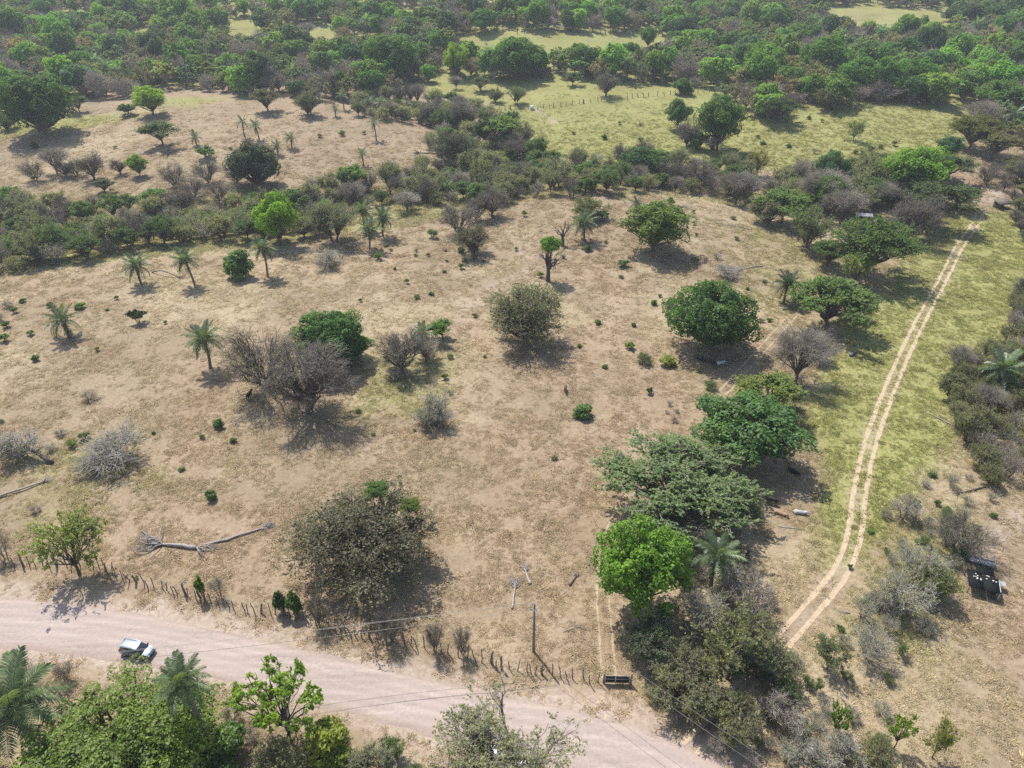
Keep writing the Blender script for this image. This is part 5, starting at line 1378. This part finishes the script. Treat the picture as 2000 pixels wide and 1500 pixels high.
def cow_skel(pose):
    V = [(-.65, 0, 1.12), (-.25, 0, 1.08), (.25, 0, 1.06), (.62, 0, 1.12), (.92, 0, 1.22), (1.15, 0, 1.30), (1.34, 0, 1.22), (1.56, 0, 1.06)]
    E = [(0, 1), (1, 2), (2, 3), (3, 4), (4, 5), (5, 6), (6, 7)]
    Rr = [.30, .36, .37, .31, .20, .15, .15, .09]
    def chain(root, pts, rr):
        k = root
        for p_, r_ in zip(pts, rr): V.append(p_); Rr.append(r_); E.append((k, len(V) - 1)); k = len(V) - 1
    for s in (-1, 1):
        if pose == 'stand':
            chain(0, [(-.72, s * .20, .86), (-.62, s * .20, .62), (-.80, s * .20, .42), (-.76, s * .20, .10), (-.72, s * .2, .02)], [.17, .10, .065, .05, .055])
            chain(3, [(.60, s * .18, .78), (.58, s * .18, .48), (.60, s * .18, .42), (.60, s * .18, .10), (.64, s * .18, .02)], [.14, .08, .065, .05, .055])
        else:
            chain(0, [(-.55, s * .34, 1.0), (-.25, s * .42, .92), (-.6, s * .44, .84)], [.18, .11, .06])
            chain(3, [(.68, s * .28, .98), (.95, s * .30, .86), (.70, s * .32, .82)], [.13, .09, .06])
        chain(5, [(1.18, s * .20, 1.36), (1.16, s * .30, 1.35)], [.05, .02])      # ears
        chain(5, [(1.17, s * .10, 1.46), (1.14, s * .17, 1.58)], [.035, .012])    # horns
    chain(0, [(-.98, 0, 1.22), (-1.04, 0, .85), (-1.03, 0, .5)], [.05, .035, .045])
    if pose == 'lie': V = [(x, y, z - .76) for x, y, z in V]
    if pose == 'graze':
        pass
    return V, E, Rr
def m_hide(name, patches=None):
    m, n, out = new_mat(name); oi = N(n, 'ShaderNodeObjectInfo'); p = N(n, 'ShaderNodeBsdfPrincipled', Roughness=.75); tc = N(n, 'ShaderNodeTexCoord')
    no = N(n, 'ShaderNodeTexNoise', Scale=1.8, Detail=2.0); n.links.new(tc.outputs['Object'], no.inputs['Vector'])
    n.links.new(mixc(n, oi.outputs['Color'], mixc(n, oi.outputs['Color'], (.55, .5, .45), 1.0, 'MULTIPLY'), math_n(n, 'MULTIPLY_ADD', no.outputs[0], 5, -2.3, True)), p.inputs['Base Color'])
    n.links.new(p.outputs[0], out.inputs[0]); return m
M_HIDE = m_hide('hide')
COW = {k_: cow_mesh('cow_' + k_, *cow_skel(k_), M_HIDE) for k_ in ('stand', 'lie')}
def cow(px, py, deg, col, pose, label, s=1.0):
    P = G(px, py)
    obj('cow', COW[pose], None, tuple(P), (0, 0, math.radians(deg)), (s, s, s), col, label=label, category='cow', group='cattle')
BLK = (.018, .017, .018)
cow(1506, 984, 155, BLK, 'stand', 'black cow standing in the shade beside the wheel track')
cow(1522, 1004, -40, (.36, .23, .15), 'lie', 'tan cow lying in the shade')
cow(1560, 1003, -15, (.42, .42, .43), 'lie', 'pale grey cow lying at the shade edge')
cow(1549, 922, -60, BLK, 'lie', 'black cow lying under the dense glossy tree')
cow(1457, 1100, 70, BLK, 'stand', 'black cow near the feathery palm')
cow(1371, 705, 150, BLK, 'lie', 'black cow lying left under the mango')
cow(1389, 714, -60, (.03, .022, .02), 'stand', 'dark cow standing under the mango')
cow(1405, 711, 15, (.72, .72, .71), 'lie', 'white cow lying under the mango')
cow(1104, 764, -97, (.12, .06, .045), 'stand', 'brown cow walking alone in the open pasture', .9)
cow(488, 778, 80, BLK, 'stand', 'black cow behind the branches of the leafless tree')
cow(1664, 694, 40, (.10, .10, .12), 'lie', 'dark cow lying in tree shade right of the leafless tree')

# ------------------------------------------------------------------ fallen trunks and dead wood
def fallen(p0, p1, r, label, nb=8, spread=.5, bl=1.6, mat=None, seed=0, name='fallen_log', cat='log', root=0, bow=.1):
    g = np.random.default_rng(seed); mat = mat or M_DEAD
    A_, B_ = G(*p0), G(*p1); L_ = float(np.linalg.norm(B_ - A_)); dx = (B_ - A_) / L_
    side = np.array([-dx[1], dx[0], 0])
    t = thing(name, label, cat, tuple(A_))
    s = np.linspace(0, 1, 9)
    P = s[:, None] * (B_ - A_) + np.array([0, 0, 1]) * (r * .8 + bow * L_ * .25 * np.sin(np.pi * s))[:, None] + side * (g.normal(0, .03, 9).cumsum() * L_ * .4)[:, None]
    a = Acc(); a.tube(P, r * (1.1 - .55 * s) * g.uniform(.9, 1.1, 9), 8); obj('trunk', a.mesh('trunk', [mat], True), t)
    def spray(at_, dirv, n_, ln, nm):
        S = np.repeat(P[at_][None], n_, 0); d = norm(dirv + g.normal(size=(n_, 3)) * spread); d[:, 2] = np.abs(d[:, 2]) * .6
        Ls = ln * g.uniform(.4, 1.2, n_); E = S + d * Ls[:, None]; M = .5 * (S + E) + runit(g, n_) * (.15 * Ls)[:, None]; M[:, 2] += .1 * Ls
        E[:, 2] = np.maximum(E[:, 2] - .25 * Ls, .03)
        b = Branches(S, M, E, np.full(n_, r * .38), np.full(n_, r * .1)); a = Acc(); a.add(*b.tubes(5, 4, .03, g))
        b2 = grow(g, b, n_ * 4, .3, 1, ln * .3, .45, bend=.2, rmin=.012); b2.P[2][:, 2] = np.maximum(b2.P[2][:, 2], .02); a.add(*b2.tubes(3, 3))
        obj(nm, a.mesh(nm, [mat]), t)
    if nb: spray(8, dx, nb, bl, 'branches')
    if root: spray(0, -dx, root, bl * .7, 'roots')
    return t
fallen((384, 1072), (318, 1064), .30, 'grey fallen trunk with splayed limbs above the fence', 22, .42, 5.0, seed=1, root=7, bow=.14, name='fallen_tree', cat='fallen tree')
fallen((402, 1066), (512, 1034), .20, 'long pale fallen palm log in the pasture', 26, .28, 2.0, seed=2, bow=.05)
fallen((1001, 1190), (1003, 1150), .16, 'pale frayed log lying toward the utility pole', 22, .3, 2.3, seed=3, bow=.02)
fallen((1036, 1142), (1026, 1118), .2, 'short hollow log with splintered end', 14, .35, 1.6, seed=4, bow=.02)
fallen((1112, 1144), (1124, 1128), .16, 'small dark stump log left of the faint ruts', 8, .6, 1.0, seed=5, mat=M_DEADD)
fallen((848, 1240), (832, 1228), .1, 'thin stick log beside the fence left of the pole', 0, seed=6)
fallen((-30, 982), (85, 942), .22, 'long grey log at the left picture edge', 10, .5, 1.8, seed=7)
fallen((298, 532), (352, 540), .16, 'bent fallen limb between two palms', 10, .4, 2.6, seed=8, bow=.5, mat=M_DEADD)
fallen((108, 394), (138, 402), .35, 'white bleached log above the left gully', 5, .5, 2.0, seed=9)
fallen((168, 398), (176, 410), .3, 'short white log above the left gully', 3, .5, 1.4, seed=10)
fallen((690, 493), (610, 492), .13, 'white bleached branch heap below the willowy tree', 26, .8, 4.0, seed=11, name='fallen_tree', cat='fallen tree')
fallen((620, 518), (655, 514), .16, 'thin white fallen branch below the bleached heap', 9, .6, 2.2, seed=12)
fallen((1462, 448), (1412, 438), .14, 'pale fallen branch on the crest near the corner', 8, .4, 2.4, seed=13)
fallen((1490, 520), (1450, 528), .16, 'grey fallen tree near the dark palm', 16, .8, 4.0, seed=14, name='fallen_tree', cat='fallen tree')
fallen((1862, 833), (1808, 806), .12, 'long grey stick left of the right thicket', 4, .3, 1.2, seed=15, bow=.05)
fallen((1925, 952), (1872, 962), .14, 'crooked dark branch before the right thicket', 6, .5, 2.0, seed=16, mat=M_DEADD)
fallen((1660, 1198), (1642, 1196), .09, 'bent pale stick right of the track bend', 3, .6, .9, seed=17, bow=.4)
fallen((1520, 1028), (1560, 1034), .09, 'straight pale stick below the lying cattle', 0, seed=18, bow=.0)
fallen((1478, 1232), (1446, 1220), .12, 'grey log in the brush left of the track end', 6, .5, 1.4, seed=19)
fallen((1100, 1235), (1130, 1225), .07, 'scattered pale sticks between pole and faint ruts', 8, 1.0, 1.6, seed=20)
fallen((1280, 395), (1330, 404), .14, 'pale fallen branches behind the rounded crest tree', 16, .7, 3.5, seed=21, name='fallen_tree', cat='fallen tree')
fallen((960, 350), (1000, 345), .3, 'grey fallen tree in the middle gully', 20, .8, 5.0, seed=22, name='fallen_tree', cat='fallen tree')
fallen((875, 305), (820, 300), .3, 'dark fallen tree on the upper pasture by the gully', 14, .6, 4.0, seed=23, name='fallen_tree', cat='fallen tree', mat=M_DEADD)
T('brush', 225, 925, 838, 128, 'olive', 'large grey brush pile with green tips on the left pasture', mark='the large grey brush pile', variant=0)
T('brush', 180, 935, 885, 66, 'olive', 'smaller grey brush heap left of the large pile', variant=1)
T('brush', 45, 905, 835, 110, 'grey', 'dark tangled fallen crown at the left edge', variant=1)
fallen((105, 905), (20, 880), .3, 'dark arched dead trunk at the left edge', 16, .7, 4.5, seed=24, mat=M_DEADD, name='fallen_tree', cat='fallen tree', bow=.5)
T('brush', 845, 826, 790, 66, 'grey', 'grey twig heap at the foot of the dead bush', variant=0)
for i, (bx, by, ty, w_) in enumerate([(775, 735, 710, 50), (1560, 600, 575, 50), (1420, 540, 515, 60), (640, 520, 488, 70), (1720, 1190, 1150, 60), (1420, 1150, 1100, 90), (1330, 1010, 960, 120)]):
    T('brush', bx, by, ty, w_, 'grey', 'low heap of grey dead twigs ' + ['under the crooked leafless tree', 'beside the dark palm', 'near the grey fallen tree by the dark palm', 'below the willowy tree', 'right of the track bend', 'left of the track bend', 'under the wide feathery tree'][i])
t = T('dead', 1070, 548, 468, 80, 'grey', 'gnarled dead tree with a bright green ball of regrowth', mark='the gnarled dead tree', variant=0, name='dead_tree', rot=.8)
o = obj('green_regrowth', PROTO['mango'][0][1], t, (0.9, 0.3, 6.4), scale=(.5, .5, .42), color=(.15, .32, .02))
T('dead', 1098, 480, 425, 60, 'grey', 'bare dead tree with lopped arms behind the gnarled one', variant=1, name='dead_tree', rot=.3)

# ------------------------------------------------------------------ sheds
M_TARP = m_plain('black_sheet', (.014, .016, .017), .85, var=.4, spec=.15); M_TIN = m_plain('weathered_tin', (.30, .30, .32), .7, .15, var=.35, scale=2); M_WHITE = m_plain('whitewash', (.75, .74, .72), .8, var=.12); M_STONE = m_plain('pale_stone', (.6, .58, .5), .9, var=.2)
M_THATCH = m_plain('old_thatch', (.16, .135, .115), .95, var=.45, scale=5)
def corrug(w_, l_, nrib=14, amp=.025):
    x = np.linspace(-w_ / 2, w_ / 2, nrib * 4 + 1); z = amp * np.cos(np.arange(len(x)) * np.pi / 2)
    V = np.vstack([np.column_stack([x, np.full_like(x, y_), z + dz]) for dz in (0, -.012) for y_ in (-l_ / 2, l_ / 2)]); k = len(x); i = np.arange(k - 1)
    return V, [np.stack([i, i + 1, k + i + 1, k + i], -1), np.stack([2 * k + i + 1, 2 * k + i, 3 * k + i, 3 * k + i + 1], -1)]
P = G(1915, 1150)
t = thing('black_shed', 'small open shed roofed with black sheeting and pale stones', 'shed', tuple(P), (0, 0, math.radians(-22)))
LAND.append(('the black shed', 1915, 1140, P))
for x_, y_, h_ in ((-1.9, -1.5, 1.5), (1.7, -1.5, 1.5), (-1.9, 1.9, 1.9), (1.7, 1.9, 1.9), (-.1, 1.9, 1.9)):
    a = Acc(); a.tube([(x_, y_, -.3), (x_, y_, h_)], [.08, .07], 6); obj('post', a.mesh('post', [M_POST], True), t)
a = Acc(); a.box((-1.15, -.1, 1.62), (1.9, 3.2, .06), 0, Matrix.Rotation(.09, 3, 'X')); obj('roof_sheet', a.mesh('roof_sheet', [M_TARP]), t)
a = Acc(); a.box((.85, -.35, 1.56), (1.95, 2.7, .06), 0, Matrix.Rotation(.07, 3, 'X')); obj('roof_sheet', a.mesh('roof_sheet', [M_TARP]), t)
a = Acc(); a.box((.2, 1.75, 1.95), (2.2, 1.5, .06), 0, Matrix.Rotation(.16, 3, 'X')); obj('roof_sheet', a.mesh('roof_sheet', [M_TARP]), t)
a = Acc(); a.box((1.86, -.3, .8), (.12, 2.2, 1.5)); obj('side_wall', a.mesh('side_wall', [M_WHITE]), t)
a = Acc(); V_, F_ = corrug(1.2, 1.1); a.add(V_ + np.array([2.4, 1.1, 1.0]), F_); obj('tin_sheet', a.mesh('tin_sheet', [M_TIN]), t)
gs = np.random.default_rng(8)
for i in range(13):
    a = Acc(); r_ = gs.uniform(.09, .15); x_, y_ = gs.uniform(-1.6, 1.5), gs.uniform(-.2, 1.1)
    z_ = 1.67 + .08 * y_ if x_ > -.15 else 1.66 + .09 * y_
    a.tube([(x_, y_, z_ - .03), (x_, y_, z_ + r_ * .5), (x_, y_, z_ + r_ * .9)], [r_, r_ * 1.05, r_ * .5], 6); obj('stone', a.mesh('stone', [M_STONE], True), t)
P = G(1915, 1102)
t = thing('metal_trough', 'grey tin trough frame behind the black shed', 'trough', tuple(P), (0, 0, math.radians(-24)))
a = Acc(); a.box((0, 0, .5), (3.4, 1.1, .08)); obj('tray', a.mesh('tray', [M_TIN]), t)
for y_ in (-.55, .55):
    a = Acc(); a.box((0, y_, .62), (3.4, .06, .26)); obj('side', a.mesh('side', [M_TIN]), t)
for x_ in (-1.7, -.2, 1.7):
    a = Acc(); a.box((x_, 0, .63), (.07, 1.04, .22)); obj('divider', a.mesh('divider', [M_TIN]), t)
    a = Acc(); a.tube([(x_ * .9, 0, -.2), (x_ * .9, 0, .48)], [.06, .06], 6); obj('leg', a.mesh('leg', [M_POST]), t)
def open_hut(px, py, w_, l_, h_, rz, label, roofm, name, pitch=.35, gable=True, wall=None):
    P = G(px, py); t = thing(name, label, 'shed', tuple(P), (0, 0, math.radians(rz)))
    for x_ in (-w_ / 2 + .1, w_ / 2 - .1):
        for y_ in (-l_ / 2 + .1, l_ / 2 - .1):
            a = Acc(); a.tube([(x_, y_, -.4), (x_, y_, h_ + .05)], [.09, .08], 6); obj('post', a.mesh('post', [M_POST], True), t)
    if gable:
        rl_ = l_ * .62 / math.cos(pitch)
        for s in (-1, 1):
            a = Acc(); V_, F_ = corrug(w_ * 1.1, rl_, int(w_ * 4)); V_ = V_ @ np.array(Matrix.Rotation(-s * pitch, 3, 'X')).T + np.array([0, s * rl_ * .49 * math.cos(pitch), h_ + l_ * .5 * math.tan(pitch) - rl_ * .49 * math.sin(pitch) + .16]); a.add(V_, F_); obj('roof_sheet', a.mesh('roof_sheet', [roofm]), t)
    else:
        a = Acc(); a.box((0, 0, h_ + .2), (w_ * 1.15, l_ * 1.2, .18), 0, Matrix.Rotation(pitch, 3, 'X')); obj('roof', a.mesh('roof', [roofm]), t)
    if wall is not None:
        a = Acc(); a.box((0, l_ / 2 - .1, h_ * .48), (w_ - .3, .1, h_ * .96)); obj('back_wall', a.mesh('back_wall', [wall]), t)
        a = Acc(); a.box((-w_ / 2 + .1, 0, h_ * .45), (.1, l_ - .3, h_ * .9)); obj('side_wall', a.mesh('side_wall', [wall]), t)
    return t
open_hut(1955, 406, 4.2, 3.0, 1.9, 10, 'dark thatched lean-to at the far end of the wheel track', M_THATCH, 'thatched_hut', .25, False, M_DEADD)
LAND.append(('the thatched lean-to', 1955, 400, G(1955, 404)))
open_hut(1684, 430, 4.6, 2.6, 1.7, -12, 'grey tin-roofed shed among the trees', M_TIN, 'tin_shed', .35, True, M_POST)
open_hut(1106, 60, 12, 4, 2.2, -2, 'long grey-roofed cattle shed on the far hill', M_THATCH, 'cattle_shed', .3, True, None)
P = G(1039, 214)
t = thing('water_tank', 'small white block beside the field gate', 'tank', tuple(P))
a = Acc(); a.box((0, 0, .8), (1.7, 1.3, 1.5), 0, None, (.94, .94)); obj('tank_wall', a.mesh('tank_wall', [M_WHITE]), t)
a = Acc(); a.box((0, 0, 1.58), (1.8, 1.4, .1)); obj('tank_lid', a.mesh('tank_lid', [M_WHITE]), t)

# ------------------------------------------------------------------ shrubs dotted over the pasture
SHR = [(753, 482, 9), (764, 490, 7), (740, 507, 22), (771, 527, 8), (845, 464, 26), (813, 492, 8), (812, 500, 9), (836, 501, 9), (870, 491, 8), (872, 511, 8), (900, 493, 14), (907, 511, 12), (900, 525, 15), (925, 510, 12), (945, 512, 9), (868, 532, 9),
       (795, 554, 13), (815, 583, 16), (843, 576, 13), (704, 589, 10), (927, 619, 11), (1008, 489, 11), (1056, 542, 15), (1024, 422, 14), (1146, 490, 15), (1183, 475, 10), (1101, 505, 11), (1218, 521, 25), (1358, 514, 17), (1432, 428, 12), (1438, 468, 13),
       (1288, 580, 11), (1276, 595, 14), (1306, 600, 25), (1168, 633, 12), (1238, 637, 10), (1471, 596, 15), (1487, 629, 13), (1503, 628, 13), (1459, 566, 9), (1213, 543, 10), (1309, 402, 22), (1325, 428, 18), (1492, 552, 12), (1354, 416, 9),
       (1257, 710, 34), (1304, 714, 33, 'yellow'), (1230, 682, 23, 'bright'), (1181, 718, 12), (1365, 726, 14), (1387, 760, 24), (1269, 769, 17, 'dark'), (1136, 812, 38), (1082, 897, 15), (1307, 792, 13, 'brown'), (1303, 807, 12, 'brown'), (1322, 806, 12, 'brown'), (1317, 824, 15, 'brown'),
       (1132, 678, 9), (947, 698, 8), (71, 704, 15), (190, 686, 11), (270, 630, 40, 'dark'), (210, 606, 9), (229, 585, 10), (157, 602, 22, 'bright'), (324, 632, 9), (427, 836, 23), (396, 856, 13), (456, 863, 15), (355, 918, 12), (4, 826, 12), (300, 848, 8), (175, 780, 32, 'brown'), (142, 872, 26), (165, 858, 22),
       (415, 975, 25), (70, 1000, 24, 'brown'), (268, 1130, 9), (120, 850, 24, 'olive'), (100, 880, 26, 'olive'), (68, 290, 16), (112, 296, 10), (520, 190, 8), (668, 265, 15), (625, 268, 12), (712, 262, 10), (450, 292, 10), (225, 290, 9),
       (1120, 262, 10), (1210, 243, 9), (1250, 245, 9), (1180, 272, 12), (1250, 276, 10), (1490, 282, 11), (1540, 288, 12), (1480, 270, 9), (1605, 238, 11), (1640, 230, 10), (1580, 233, 9), (1745, 285, 14), (1700, 295, 16), (1670, 300, 11), (1720, 290, 12), (1590, 300, 16, 'olive'), (1560, 320, 14, 'olive'),
       (1850, 1000, 18), (1815, 1045, 20, 'olive'), (1770, 1000, 16, 'olive'), (1785, 985, 22), (1730, 1080, 18), (1700, 1040, 12), (1690, 1180, 20), (1660, 1110, 14), (1820, 930, 14), (1790, 1060, 14), (1835, 1130, 24, 'yellow'), (1640, 1230, 16), (1750, 1180, 22),
       (880, 700, 14), (868, 740, 16), (700, 805, 14), (810, 842, 10), (730, 850, 10), (880, 770, 14, 'olive'), (1390, 590, 0), (780, 760, 18, 'olive'), (560, 690, 0), (1360, 460, 9), (1400, 505, 20, 'olive'), (1420, 540, 14, 'olive'), (1350, 565, 9), (60, 655, 18), (95, 600, 10), (45, 590, 14)]
for q in SHR:
    if q[2] == 0: continue
    P = G(q[0], q[1]); z_ = float(proj(P)[2]); W = q[2] * z_ / FPX; col = q[3] if len(q) > 3 else R.choice(['green', 'bright', 'feather', 'feather', 'green'])
    big = 'tiny' if W < 1.2 else 'small' if W < 2.2 else 'low'
    o = plant(R.choice(['shrub', 'shrub', 'scrub']) if col not in ('brown', 'olive') else 'thorn', P, W * R.uniform(.5, .85), W * R.uniform(.9, 1.15), col, 'x', 'pasture shrubs', name='shrub', cat='shrub')
    AUTO.append((o, big + ' ' + {'brown': 'brown', 'olive': 'olive', 'yellow': 'yellow-green', 'bright': 'bright green', 'dark': 'dark'}.get(col, 'green') + ' shrub', '', q[0], q[1]))

# ------------------------------------------------------------------ labels that tell alike plants apart
def ordw(i):
    ones = ['', '', 'second', 'third', 'fourth', 'fifth', 'sixth', 'seventh', 'eighth', 'ninth', 'tenth', 'eleventh', 'twelfth', 'thirteenth', 'fourteenth', 'fifteenth', 'sixteenth', 'seventeenth', 'eighteenth', 'nineteenth', 'twentieth']
    if i < 21: return (ones[i] + ' ').lstrip()
    return 'twenty-' + (ones[i - 20] if i > 21 else 'first') + ' '
buckets = {}
for o, what, where, px, py in AUTO:
    best = min(LAND, key=lambda l_: (l_[1] - px) ** 2 + 2.2 * (l_[2] - py) ** 2)
    dx, dy = px - best[1], py - best[2]
    d_ = ('left of' if dx < 0 else 'right of') if abs(dx) > 1.2 * abs(dy) else ('behind' if dy < 0 else 'before')
    buckets.setdefault((what, where, d_, best[0]), []).append((math.hypot(dx, dy), o))
for (what, where, d_, nm), L_ in buckets.items():
    L_.sort(key=lambda q: q[0])
    for i, (_, o) in enumerate(L_):
        o['label'] = (what + ' ' + where).strip() + ', ' + ordw(i + 1) + 'nearest ' + d_ + ' ' + nm
print('BUCKET', max(len(v) for v in buckets.values()), len(AUTO), max(len(o['label'].split()) for o, *_ in AUTO))
grass(200000)

# ------------------------------------------------------------------ air: the far woods fade a little
hz, n, out = new_mat('haze')
pv = N(n, 'ShaderNodeVolumePrincipled'); pv.inputs['Color'].default_value = (.86, .92, 1, 1); pv.inputs['Density'].default_value = 0.00018; pv.inputs['Anisotropy'].default_value = 0.2
n.links.new(pv.outputs[0], out.inputs['Volume'])
z0, z1 = float(ZZ.min()) - 1.0, max(float(ZZ.max()) + 32, CAM_H + 8)
a = Acc(); a.box(((GX[0] + GX[-1]) / 2, (GY[0] + GY[-1]) / 2, (z0 + z1) / 2), (GX[-1] - GX[0] + 60, GY[-1] - GY[0] + 60, z1 - z0)); o = obj('haze', a.mesh('haze', [hz]), kind='stuff')
